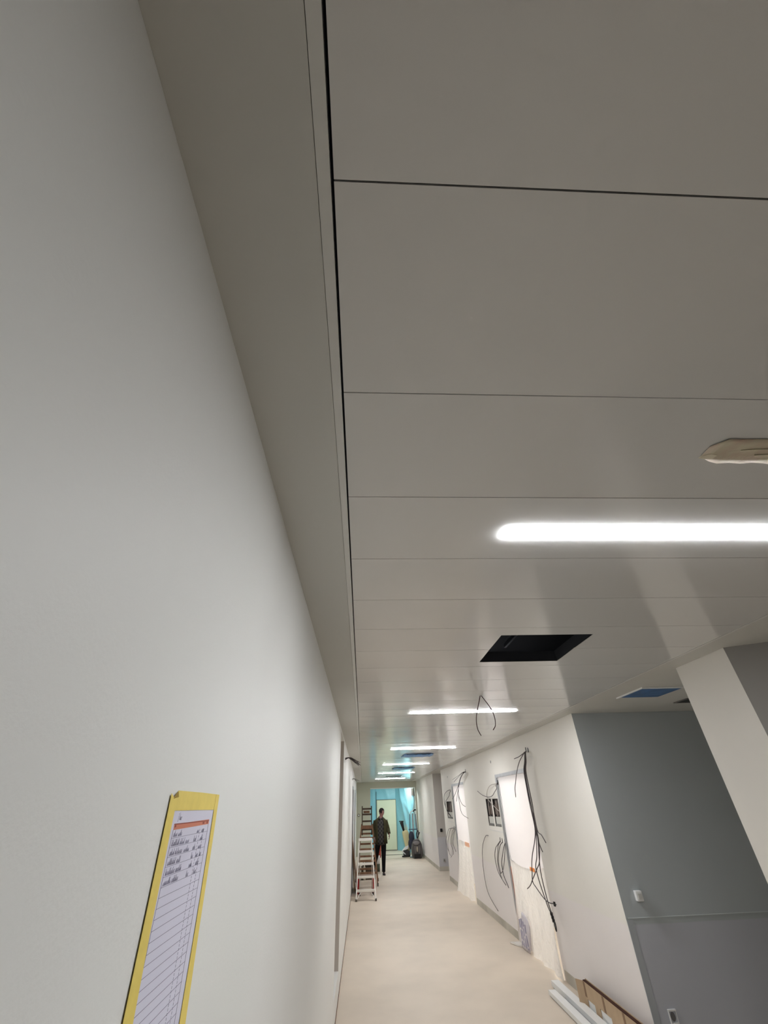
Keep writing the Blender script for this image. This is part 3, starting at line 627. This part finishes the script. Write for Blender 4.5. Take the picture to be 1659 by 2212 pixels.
# ---------------------------------------------------------------- trunking lengths and carton on the floor at the right
def trunking(x0, x1, yend, h_, label):
    t = thing('cable_trunking', label, 'trunking', ((x0+x1)/2, yend, 0))
    q = MB(); th = .004; y0 = 4.4
    q.box(x0, x1, y0, yend, h_-th, h_); q.box(x0, x0+th, y0, yend, 0.012, h_-th); q.box(x1-th, x1, y0, yend, .012, h_-th)
    q.build('lid', mat('trunking_white', (226, 226, 224), .4), t)
    q = MB(); q.box(x0+.008, x1-.008, y0, yend-.02, 0, .012); q.box(x0+.012, x0+.02, y0, yend-.03, .012, h_-th); q.build('base_tray', mat('trunking_grey', (176, 176, 174), .45), t)
trunking(2.335, 2.43, 7.39, .06, 'white trunking length on the floor nearest the right wall')
trunking(2.2, 2.285, 7.13, .05, 'white trunking length on the floor farther from the right wall')
q = MB(); q.box(2.288, 2.332, 4.4, 6.98, 0, .022); tag(q.build('metal_rail', M_steel, None), 'narrow grey rail lying between the two white trunking lengths', 'rail')
t = thing('cardboard_carton', 'long brown cardboard carton standing on edge against the right wall', 'carton', (2.47, 5.8, 0))
CX0, CX1 = 2.446, 2.486
q = MB(); grid_wall(q, lambda u, v, d: V((CX0+d, u, v)), [4.2, 6.63], [0.0, .235], [(6.41, 6.585, .0, .108), (6.05, 6.29, .0, .118)], .006)
q.box(CX1-.005, CX1, 4.2, 6.63, 0, .25); q.build('carton_panel', M_card, t)
q = MB(); q.box(CX0+.004, CX1-.004, 4.2, 6.625, .225, .243); q.build('dark_edge', M_cardin, t)
q = MB(); q.prism([(CX0, 6.63, 0), (CX0-.05, 6.70, 0), (CX0-.045, 6.70, 0), (CX0+.005, 6.63, 0)], (0, 0, .235)); q.prism([(CX0-.05, 6.70, .0), (CX0-.02, 6.72, 0), (CX0-.01, 6.715, 0), (CX0-.045, 6.70, 0)], (0, 0, .225)); q.build('end_flap', M_card, t)
for y in (6.60, 6.165, 5.755, 5.3):
    q = MB(); q.box(CX0-.0015, CX0, y-.022, y+.022, .12 if y > 6 else 0, .236); q.build('tape_band', M_cardd, t)
q = MB(); q.box(CX0+.008, CX0+.012, 6.40, 6.595, .0, .112); q.box(CX0+.008, CX0+.012, 6.04, 6.30, .0, .122); q.build('white_insert', M_white, t)
q = MB(); q.box(CX0+.0065, CX0+.008, 6.06, 6.1, .05, .058); q.build('green_mark', mat('green_mark', (70, 120, 90), .6), t)

# ---------------------------------------------------------------- aluminium stepladder
t = thing('aluminium_stepladder', 'white aluminium stepladder with five treads in front of the wooden ladder', 'stepladder', (.1, 13.6, 0))
top_l, top_r = V((-.085, 13.74, 1.14)), V((.235, 13.74, 1.14)); ft_l, ft_r = V((-.148, 13.38, 0)), V((.325, 13.38, 0))
for a, b in ((ft_l, top_l), (ft_r, top_r)):
    q = MB(); q.bar(a+V((0, 0, .02)), b, .024, .05, (0, 1, 0)); o = q.build('side_rail', M_alu, t)
    q = MB(); q.box(a.x-.022, a.x+.022, a.y-.035, a.y+.03, 0, .045); q.build('foot', mat('ladder_foot', (96, 86, 76), .7), o)
for i, z in enumerate((.19, .43, .672, .91)):
    s = z/1.14; l = ft_l.lerp(top_l, s); r = ft_r.lerp(top_r, s)
    q = MB(); q.box(l.x+.008, r.x-.008, l.y-.035, l.y+.075, z-.012, z+.01); q.box(l.x+.008, r.x-.008, l.y-.04, l.y-.03, z-.03, z+.01); q.build('tread', M_alu, t, .003)
q = MB(); q.box(-.105, .255, 13.68, 13.93, 1.135, 1.16); q.box(-.105, .255, 13.675, 13.69, 1.11, 1.16); q.build('top_platform', M_alu, t, .008)
for s in (0, 1):
    a = ft_l.lerp(top_l, .165) if s == 0 else ft_r.lerp(top_r, .165); b = ft_l if s == 0 else ft_r
    dx = .11 if s == 0 else -.11
    q = MB(); q.bar(V((a.x+dx, a.y-.02, a.z-.02)), V((b.x+(.012 if s == 0 else -.012), b.y-.01, .035)), .014, .014, (0, 1, 0)); q.build('brace', M_alu, t)
    xb = -.075 if s == 0 else .27; xt = -.07 if s == 0 else .22
    q = MB(); q.bar((xb, 14.12, .02), (xt, 13.9, 1.13), .02, .03, (0, 1, 0)); o = q.build('rear_leg', mat('ladder_rear_grey', (168, 160, 150), .5, metal=.3), t)
    q = MB(); q.box(xb-.02, xb+.025, 14.09, 14.15, 0, .06); q.build('foot', M_black, o)
# red step stool behind it
t = thing('red_step_stool', 'small red legged stool seen through the aluminium stepladder near the floor', 'stool', (.085, 14.45, 0))
q = MB(); q.box(-.135, .31, 14.35, 14.62, .33, .36); q.build('seat', mat('stool_seat', (140, 116, 100), .6), t, .006)
for x in (-.13, .25):
    for y in (14.37, 14.56):
        q = MB(); q.box(x, x+.055, y, y+.04, 0, .33); q.build('leg', M_red, t, .005)
# ---------------------------------------------------------------- wooden double ladder
t = thing('wooden_ladder', 'tall worn wooden double ladder with an extended top section beside the person', 'ladder', (.13, 15.95, 0))
def sect(yf, yt, zt_, hw0, hw1, rungs, wood, ext=0, zb=0.0):
    for s in (-1, 1):
        a = V((.135+s*hw0, yf, zb+.02)); b = V((.135+s*hw1, yt, zt_))
        q = MB(); q.bar(a, b, .032, .06, (0, 1, 0)); o = q.build('side_rail', wood, t)
        if zb == 0:
            q = MB(); q.bar(V((a.x, a.y, 0)), V((a.x, a.y, .07)), .045, .085, (0, 1, 0)); q.build('foot', mat('ladder_rubber_grey', (92, 84, 76), .7), o)
    for z in rungs:
        k = (z-zb)/(zt_-zb); hw = hw0+(hw1-hw0)*k; y = yf+(yt-yf)*k
        q = MB(); q.box(.135-hw, .135+hw, y-.03, y+.03, z-.022, z+.022); q.build('rung', M_wooddark if ext else wood, t)
sect(15.5, 15.9, 1.38, .30, .165, (.28, .54, .80, 1.06), M_wood)
sect(16.4, 15.98, 1.38, .33, .16, (.3, .6, .9, 1.15), M_wood)
sect(15.88, 15.95, 1.84, .145, .145, (1.26, 1.46, 1.63, 1.77), M_wooddark, 1, 1.1)
q = MB(); q.box(-.03, .30, 15.83, 15.86, 1.27, 1.36); q.build('hinge_plate', M_wood, t, .004)
q = MB(); q.box(.03, .22, 15.99, 16.02, 1.66, 1.72); q.build('upper_plate', M_wood, t, .004)
for x in (-.03, .30):
    q = MB(); q.tube([(x-.02, 15.94, 1.33), (x+.02, 15.94, 1.33)], .03, 10); q.build('hinge_bolt', M_steel, t)
# ---------------------------------------------------------------- leaning boards and clutter by the left opening
def board(label, y0, y1, xb, xt, zt_, th, m, name='leaning_board'):
    q = MB(); a = V((xb, y0, .004)); b = V((xt, y0, zt_)); d_ = (b-a).normalized(); nn = V((d_.z, 0, -d_.x))*th
    q.prism([a, b, b-nn, a-nn], (0, y1-y0, 0)); return tag(q.build(name, m, None), label, 'board')
board('tall orange brown board leaning in the left opening behind the stepladder', 14.75, 15.3, -.205, -.31, 1.36, .018, mat('orange_board', (188, 138, 78), .6, noise=.15, nscale=9))
board('dark brown board leaning in the left opening in front of the orange one', 14.5, 15.2, -.125, -.285, 1.14, .022, mat('brown_board', (112, 80, 56), .6, noise=.25, nscale=9))
t = thing('tool_crate', 'dark crate of tools behind the treads of the aluminium stepladder', 'crate', (.12, 16.9, 0))
q = MB(); q.box(-.12, .4, 16.75, 17.1, 0, .3); q.build('crate_body', mat('crate_brown', (84, 72, 58), .7, noise=.3, nscale=7), t, .01)
q = MB(); q.box(.0, .36, 16.78, 17.05, .3, .4); q.build('tool_bag', mat('tool_bag_brown', (70, 58, 48), .8), t, .03)
for x in (-.07, .06):
    q = MB(); q.tube([(x, 16.72, 0), (x, 16.72, .3), (x, 16.72, .34), (x, 16.72, .42)], [.035, .035, .015, .015], 12); o = tag(q.build('bottle', mat('bottle_pale', (196, 190, 176), .4), None), 'pale bottle beside the dark tool crate, ' + ('left one' if x < 0 else 'right one'), 'bottle', 'bottles by the tool crate')
t = thing('paint_bucket', 'pale bucket with a dark lower half beside the feet of the person', 'bucket', (.528, 18.55, 0))
q = MB(); q.tube([(.53, 18.55, 0), (.53, 18.55, .2)], [.07, .075], 16); q.build('lower_body', mat('bucket_dark', (86, 92, 74), .5), t)
q = MB(); q.tube([(.53, 18.55, .2), (.53, 18.55, .42)], [.075, .08], 16); q.build('upper_body', M_white, t)
t = thing('red_canister', 'red canister on the floor behind the legs of the person', 'canister', (.62, 22.9, 0))
q = MB(); q.box(.54, .80, 22.8, 23.0, 0, .46); q.build('canister_body', mat('dull_red', (150, 58, 40), .5), t, .03)
q = MB(); q.tube([(.58, 22.9, .45), (.58, 22.9, .51), (.76, 22.9, .51), (.76, 22.9, .45)], .012, 8); q.build('handle', M_red, t)

# ---------------------------------------------------------------- vestibule: blue film, door
t = thing('cyan_film', 'cyan plastic film covering the back wall around the cream door', 'plastic film', (1.2, 26.0, 0))
def filmgrid(q, p00, p10, p01, nu, nv, amp, seed, dirs):
    R = random.Random(seed); p00, p10, p01 = V(p00), V(p10), V(p01); nrm_ = (p10-p00).cross(p01-p00).normalized(); rows = []
    for j in range(nv+1):
        r = []
        for i in range(nu+1):
            s, t_ = i/nu, j/nv; w_ = sum(a_*max(0, math.cos(fx*s+fz*t_+ph))**5 for a_, fx, fz, ph in dirs)
            r.append(p00+(p10-p00)*s+(p01-p00)*t_+nrm_*(amp*w_+R.uniform(-.002, .002)))
        rows.append(r)
    q.loft(rows, False, False)
q = MB(); filmgrid(q, (.21, 26.0, 0), (.715, 26.0, 0), (.21, 26.0, 2.6), 8, 16, .02, 1, [(1, 7, 2, 0)]); q.build('left_film', M_film, t)
q = MB(); filmgrid(q, (.715, 26.0, 2.06), (1.78, 26.0, 2.06), (.715, 26.0, 2.6), 14, 8, .02, 2, [(1, 9, 2, 1)]); q.build('top_film', M_film, t)
q = MB(); filmgrid(q, (1.71, 26.0, 0), (2.0, 25.6, 0), (1.71, 26.0, 2.6), 8, 20, .03, 3, [(1, 5, 9, 0)]); q.build('edge_film', M_film, t)
q = MB(); q.box(.70, .716, 25.96, 25.995, 0, 2.4); q.box(.716, 1.72, 25.985, 25.998, 2.03, 2.06); q.build('seam_tape', mat('seam_teal', (40, 96, 112), .5), t)
q = MB(); filmgrid(q, (1.96, 25.62, 0), (2.5, 23.96, 0), (1.9, 25.62, 2.6), 22, 40, .05, 4, [(1, 9, 6, 0), (.7, 17, 11, 1.3), (.6, 5, 12, 2.2)]); o = q.build('hanging_film', M_film, None)
tag(o, 'bright creased cyan film hung across the right side of the vestibule', 'plastic film')
o = tag(box('cream_door', M_cream, (.745, 1.70, 25.93, 25.975, .02, 2.025), None, .004), 'cream door at the end of the corridor behind the person', 'door')
q = MB(); q.box(1.70, 1.725, 25.925, 25.98, 0, 2.05); q.box(.72, .745, 25.925, 25.98, 0, 2.05); q.box(.745, 1.70, 25.925, 25.98, 2.025, 2.05); q.build('frame', mat('door_frame_drab', (150, 150, 128), .5), o)  # door frame in a drab tone, darker than the door leaf
q = MB(); q.box(.76, 1.69, 25.9, 25.94, .002, .02); q.build('gap_strip', mat('door_gap', (40, 40, 36), .7), o)  # dark strip filling the gap under the door
t = thing('wall_speaker', 'small white box with a dark side at the top right of the vestibule opening', 'box', (2.4, 23.9, 2.2))
q = MB(); q.box(2.35, 2.465, 23.93, 24.05, 2.16, 2.46); q.build('box_body', M_white, t, .006)
q = MB(); q.box(2.465, 2.5, 23.93, 24.05, 2.15, 2.47); q.build('dark_side', M_black, t)

# ---------------------------------------------------------------- cleaning machine, hand truck, bags in the far right corner
t = thing('floor_machine', 'dark grey rounded cleaning machine on the floor at the far right corner', 'cleaning machine', (2.28, 22.2, 0))
q = MB(); rings = []
for y, sc in ((22.0, .86), (22.03, .97), (22.1, 1.0), (22.35, 1.0), (22.42, .9)):
    ring = []
    for x, z in ((-.21, .05), (-.235, .3), (-.2, .46), (-.13, .58), (-.03, .63), (.06, .63), (.15, .57), (.21, .44), (.235, .28), (.245, .05)):
        ring.append(V((2.29+x*sc, y, .05+(z-.05)*sc)))
    rings.append(ring)
q.loft(rings); q.build('machine_shell', mat('machine_grey', (74, 70, 70), .4), t)
q = MB(); q.box(2.15, 2.42, 21.93, 22.03, .004, .15); q.build('base_skirt', M_black, t, .012)
q = MB(); q.ell((2.26, 21.99, .5), (.14, .03, .07)); q.build('top_cover', mat('machine_light', (116, 112, 112), .4), t)
q = MB(); q.ell((2.285, 21.985, .3), (.032, .015, .1)); q.build('pale_badge', mat('machine_badge', (170, 160, 144), .5), t)
q = MB(); q.box(2.18, 2.23, 21.975, 22.0, .12, .4); q.box(2.34, 2.38, 21.975, 22.0, .1, .42); q.build('ribs', mat('machine_rib', (104, 100, 98), .5), t)
for x in (2.1, 2.47):
    q = MB(); q.tube([(x, 22.3, .07), (x+.03, 22.3, .07)], .07, 14); q.build('wheel', M_black, t)
t = thing('hand_truck', 'blue grey hand truck with a curved handle leaning in the far right corner', 'hand truck', (2.2, 22.7, 0))
mt = mat('truck_bluegrey', (86, 108, 126), .4, metal=.3)
for x0, x1 in ((2.03, 2.12), (2.42, 2.37)):
    q = MB(); q.tube(smooth([(x0, 22.62, .05), (x0+(x1-x0)*.5, 22.66, .8), (x1, 22.7, 1.47)]), .017, 8); q.build('upright', mt, t)
q = MB(); q.tube(smooth([(2.12, 22.7, 1.47), (2.16, 22.71, 1.54), (2.25, 22.72, 1.59), (2.33, 22.72, 1.61), (2.38, 22.71, 1.57), (2.37, 22.7, 1.47)]), .02, 8); q.build('handle', M_white, t)
q = MB(); q.tube(smooth([(2.27, 22.71, 1.55), (2.33, 22.70, 1.62), (2.40, 22.70, 1.61)]), .025, 8); q.build('handle_grip', M_black, t)
q = MB(); q.box(2.2, 2.27, 22.68, 22.7, .5, 1.5); q.build('centre_strap', mat('truck_pale', (150, 160, 164), .4), t)
q = MB(); q.box(2.03, 2.42, 22.64, 22.67, .91, .95); q.box(2.03, 2.42, 22.64, 22.67, .4, .44); q.build('cross_bar', mt, t)
q = MB(); q.box(2.02, 2.43, 22.5, 22.66, 0, .02); q.build('toe_plate', mt, t)
for x in (2.0, 2.44):
    q = MB(); q.tube([(x, 22.75, .1), (x+.035, 22.75, .1)], .1, 14); q.build('wheel', M_black, t)
q = MB(); q.ell((2.12, 22.55, .68), (.12, .09, .2)); q.ell((2.1, 22.55, .45), (.13, .09, .2)); tag(q.build('tool_bag', mat('dark_blue_cloth', (44, 50, 66), .8), None), 'dark blue bag hanging on the hand truck', 'bag')
q = MB(); q.tube(smooth([(2.36, 22.5, .62), (2.34, 22.5, .76), (2.39, 22.5, .88), (2.43, 22.5, .84), (2.42, 22.5, .68)]), .017, 8); q.tube([(2.36, 22.48, .6), (2.47, 22.48, .8)], .012, 8); q.ell((2.475, 22.48, .815), (.022, .022, .025)); tag(q.build('hose_loop', M_black, None), 'black hose loop with a lever at right of the hand truck', 'hose')
t = thing('yellow_sack', 'pale yellow sack standing beside the dark blue bag', 'sack', (1.9, 23.0, 0))
q = MB(); rings = []
for z, wx, cxx in ((.0, .07, 2.0), (.3, .09, 1.97), (.6, .13, 1.93), (.82, .15, 1.9), (.87, .12, 1.9), (.9, .05, 1.91)):
    rings.append([V((cxx+wx*math.cos(a), 23.0+wx*.7*math.sin(a), z)) for a in [2*math.pi*k/14 for k in range(14)]])
q.loft(rings); q.build('sack_body', mat('sack_yellow', (214, 204, 156), .6), t)
q = MB()
for k in range(7): q.tube([(1.88+.02*k, 23.0, .88), (1.86+.028*k, 23.0, 1.0+.05*(k % 3))], .006, 5)
q.build('tuft', mat('tuft_straw', (226, 212, 160), .7), t)
t = thing('vacuum_nozzle', 'black flared vacuum nozzle sticking up out of the yellow sack', 'nozzle', (1.82, 22.98, .9))
q = MB(); q.tube([(1.845, 22.98, .82), (1.80, 22.98, 1.0), (1.745, 22.98, 1.2)], [.035, .055, .085], 10); q.build('tube', M_black, t)
q = MB(); q.box(1.64, 1.845, 22.94, 23.02, 1.2, 1.235); q.build('mouth', M_black, t, .006)
t = thing('white_bag', 'white crumpled bag on dark gear at the floor left of the cleaning machine', 'bag', (1.9, 22.9, 0))
q = MB(); q.prism([(1.72, 22.8, .2), (1.98, 22.8, .26), (2.0, 22.8, .38), (1.86, 22.8, .33)], (0, .2, 0)); q.prism([(1.70, 22.8, .18), (1.74, 22.8, .2), (1.88, 22.8, .08), (1.83, 22.8, .07)], (0, .1, 0)); q.build('bag_body', M_white, t, .01)
q = MB(); q.box(1.77, 2.02, 22.82, 23.05, 0.0, .21); q.build('dark_gear', mat('gear_dark', (50, 48, 50), .5), t, .02)
q = MB(); q.box(1.70, 2.0, 22.7, 22.82, 0, .05); tag(q.build('floor_nozzle', M_black, None, .01), 'flat black floor nozzle lying before the white crumpled bag', 'nozzle')

# ---------------------------------------------------------------- person
PX, PY = .62, 17.7
person = thing('person', 'person in an olive jacket, dark plaid shirt and black trousers, head turned right', 'person', (PX, PY, 0))
M_skin = mat('skin', (122, 86, 79), .55, .3); M_hair = mat('dark_hair', (22, 17, 16), .7, .2)
M_jacket = mat('olive_jacket', (58, 54, 36), .85, .15, noise=.2, nscale=9); M_trous = mat('black_trousers', (16, 15, 17), .85, .15); M_shoe = mat('dark_shoes', (32, 27, 30), .6)
def skin_mesh(name, verts, edges, rad, m, parent, root=0, sub=1):
    me = bpy.data.meshes.new(name); me.from_pydata([tuple(V(v)) for v in verts], edges, []); o = bpy.data.objects.new(name, me); COL.objects.link(o)
    md = o.modifiers.new('skin', 'SKIN'); md.use_smooth_shade = True; md.branch_smoothing = .5
    for i, sv in enumerate(me.skin_vertices[0].data):
        sv.radius = rad[i] if isinstance(rad[i], tuple) else (rad[i], rad[i]); sv.use_root = (i == root)
    s = o.modifiers.new('sub', 'SUBSURF'); s.levels = sub; s.render_levels = sub
    bpy.context.view_layer.update(); dg = bpy.context.evaluated_depsgraph_get(); ev = o.evaluated_get(dg); nm = bpy.data.meshes.new_from_object(ev)
    bpy.data.objects.remove(o); nm.name = name; nm.materials.clear(); nm.materials.append(m)
    for p in nm.polygons: p.use_smooth = True
    r = bpy.data.objects.new(name, nm); COL.objects.link(r)
    if parent: r.parent = parent
    return r
# local coordinates: origin between the feet, person faces -Y
vs = []; es = []; rd = []
def jv(p, r, par=None):
    vs.append(p); rd.append(r); i = len(vs)-1
    if par is not None: es.append((par, i))
    return i
pel = jv((0, .02, .92), (.125, .10)); wst = jv((0, .02, 1.08), (.12, .095), pel); ch = jv((0, .03, 1.28), (.145, .105), wst); nb = jv((.01, .03, 1.45), (.075, .07), ch); nk = jv((.03, .02, 1.53), (.052, .055), nb)
hd0 = jv((.045, .01, 1.60), (.07, .08), nk); hd1 = jv((.05, .015, 1.67), (.074, .092), hd0); hd2 = jv((.05, .02, 1.725), (.045, .055), hd1)
def arm(sx, sh, el, wr, hand_dir):
    a = jv(sh, .055, ch if False else nb); b = jv(el, .042, a); c = jv(wr, .028, b)
    hd = V(hand_dir).normalized(); side = V((0, 1, 0)) if abs(hd.y) < .8 else V((1, 0, 0)); side = (side - hd*side.dot(hd)).normalized(); nrm_ = hd.cross(side)*(-sx)
    pm = V(wr)+hd*.055; p = jv(tuple(pm), (.022, .034), c)
    for k, L in zip((-1.5, -.5, .5, 1.5), (.062, .072, .068, .055)):
        b0 = pm+hd*.035+side*k*.019; k0 = jv(tuple(b0), .0095, p); k1 = jv(tuple(b0+hd*L*.5+nrm_*.008), .0085, k0); jv(tuple(b0+hd*L*.85+nrm_*.03), .0075, k1)
    tb = V(wr)+hd*.03-side*.028; k0 = jv(tuple(tb), .011, c); k1 = jv(tuple(tb+hd*.03-side*.02+nrm_*.012), .0095, k0); jv(tuple(tb+hd*.055-side*.022+nrm_*.025), .008, k1)
arm(1, (.175, .03, 1.41), (.245, .04, 1.19), (.285, -.06, 1.045), (.02, -.15, -1))
arm(-1, (-.175, .03, 1.41), (-.235, .05, 1.16), (-.2, -.04, .96), (.05, -.1, -1))
def leg(hip, kn, an, toe):
    a = jv(hip, .085, pel); b = jv(kn, .06, a); c = jv(an, .04, b); d_ = jv((an[0], an[1]+.03, an[2]-.05), .03, c); jv(toe, .03, d_)
leg((.095, .02, .85), (.085, 0, .48), (.075, .01, .09), (.09, -.14, .035))
leg((-.095, .02, .85), (-.15, .12, .50), (-.22, .42, .16), (-.23, .30, .05))
body = skin_mesh('body', vs, es, rd, M_skin, person, 0, 1)
# face: nose, brow, chin, ears shaped into the same mesh by moving its vertices
face_dir = V((.72, -.66, -.12)).normalized(); side_dir = V((.66, .72, 0)); hc = V((.05, .012, 1.655))
for v in body.data.vertices:
    d_ = v.co-hc
    if d_.length < .13 and v.co.z > 1.56:
        f_ = d_.dot(face_dir); s_ = abs(d_.dot(side_dir))
        if f_ > .05 and s_ < .022 and abs(d_.z+.012) < .03: v.co += face_dir*.022
        if s_ > .062 and abs(d_.z+.01) < .03 and abs(f_) < .03: v.co += side_dir*(.014 if d_.dot(side_dir) > 0 else -.014)
        if f_ > .04 and -.09 < d_.z < -.06: v.co += face_dir*.01
def P_(q, name, m, parent=person, **k):
    o = q.build(name, m, None, **k); o.parent = parent; return o
q = MB(); 
for s_ in (-1, 1): q.ell(hc+face_dir*.082+side_dir*s_*.030+V((0, 0, .005)), (.010, .010, .006), 8, 6)
P_(q, 'eye', M_hair)
q = MB(); q.ell(hc+face_dir*.083+V((0, 0, -.052)), (.016, .016, .006), 8, 6); P_(q, 'mouth', mat('lips', (120, 70, 66), .5))
q = MB()
for s_ in (-1, 1): q.ell(hc+side_dir*s_*.078-face_dir*.008+V((0, 0, -.012)), (.012, .014, .028), 8, 6)
P_(q, 'ear', M_skin)
def hairf(p):
    f_ = p.normalized().dot(face_dir)
    if f_ > .7 and p.z < .03: return p*.72
    return p
q = MB(); q.ell((.045, .026, 1.677), (.094, .102, .094), 20, 14, hairf); q.ell((.025, .05, 1.62), (.062, .055, .055), 14, 9); P_(q, 'hair', M_hair)
# shirt with a plaid of light and dark checks
m = bpy.data.materials.new('plaid_shirt'); m.use_nodes = True; nt = m.node_tree; bb = nt.nodes['Principled BSDF']; tcn = nt.nodes.new('ShaderNodeTexCoord'); ck = nt.nodes.new('ShaderNodeTexChecker'); ck.inputs['Scale'].default_value = 18
ck.inputs['Color1'].default_value = lin((62, 57, 52)); ck.inputs['Color2'].default_value = lin((16, 15, 17)); nt.links.new(tcn.outputs['Object'], ck.inputs['Vector']); nt.links.new(ck.outputs['Color'], bb.inputs['Base Color']); bb.inputs['Roughness'].default_value = .85
def ring(z, wx, wy, cx_=0, cy_=.025, n=24, a0=0, a1=2*math.pi, closed=True):
    N = n if closed else n-1
    return [V((cx_+wx*math.copysign(abs(math.sin(a))**.8, math.sin(a)), cy_-wy*math.cos(a), z)) for a in [a0+(a1-a0)*k/N for k in range(n)]]
q = MB(); q.loft([ring(.76, .165, .125), ring(.85, .165, .125), ring(1.05, .16, .12), ring(1.3, .17, .125), ring(1.42, .12, .1), ring(1.485, .068, .07, .012)], False); P_(q, 'shirt', m, solid=.006)
q = MB()
q.tube([(-.05, -.055, 1.50), (-.028, -.088, 1.455)], .016, 8); q.tube([(.075, -.05, 1.50), (.038, -.088, 1.455)], .016, 8); q.tube(smooth([(-.055, -.04, 1.50), (-.05, .06, 1.515), (.02, .09, 1.52), (.07, .06, 1.515), (.08, -.04, 1.50)]), .018, 8); P_(q, 'collar', m)
g0, g1 = .42, 2*math.pi-.42
q = MB(); q.loft([ring(.79, .22, .16, a0=g0, a1=g1, closed=False), ring(.95, .21, .155, a0=g0, a1=g1, closed=False), ring(1.15, .205, .15, a0=g0, a1=g1, closed=False), ring(1.33, .225, .148, a0=g0, a1=g1, closed=False), ring(1.42, .205, .125, a0=g0, a1=g1, closed=False), ring(1.475, .12, .095, .01, a0=g0*1.3, a1=2*math.pi-g0*1.3, closed=False), ring(1.50, .085, .08, .015, a0=g0*1.5, a1=2*math.pi-g0*1.5, closed=False)], False, False)
jk = P_(q, 'jacket', M_jacket, solid=.014)
def sleeve(sh, el, wr, rs):
    q = MB(); q.tube(smooth([sh, tuple(V(sh).lerp(V(el), .5)), el, tuple(V(el).lerp(V(wr), .5)), wr], 4), rs, 14); return P_(q, 'sleeve', M_jacket, jk)
rs17 = [.085-.032*(i/16) for i in range(17)]
sleeve((.16, .03, 1.405), (.245, .04, 1.19), (.283, -.052, 1.06), rs17); sleeve((-.16, .03, 1.405), (-.235, .05, 1.16), (-.205, -.03, .985), rs17)
q = MB(); q.loft([ring(.96, .155, .115), ring(.88, .165, .12), ring(.80, .16, .12), ring(.755, .13, .11)], True)
q.tube(smooth([(.088, .02, .84), (.09, .015, .66), (.085, 0, .48), (.08, .01, .26), (.076, .012, .075)], 4), [.096-.04*min(1, i/14) for i in range(17)], 14)
q.tube(smooth([(-.088, .02, .84), (-.12, .07, .66), (-.15, .12, .50), (-.19, .28, .33), (-.22, .42, .17)], 4), [.096-.04*min(1, i/14) for i in range(17)], 14); P_(q, 'trousers', M_trous)
def shoe(an, toe, lift=0):
    a = V(an); b = V(toe); q = MB(); rings = []
    d_ = (b-a).normalized(); sd = d_.cross(V((0, 0, 1))).normalized()
    for t_, w_, h_ in ((-.22, .025, .05), (-.1, .036, .09), (.15, .04, .10), (.45, .043, .07), (.85, .045, .052), (1.15, .035, .04), (1.3, .012, .025)):
        c = a+(b-a)*t_; rings.append([c+sd*w_*math.cos(k)+V((0, 0, h_*max(0, math.sin(k)))) for k in [2*math.pi*i/12 for i in range(12)]])
    q.loft(rings); return P_(q, 'shoe', M_shoe)
shoe((.076, .02, .003), (.09, -.14, .003)); shoe((-.22, .44, .10), (-.23, .30, .01))
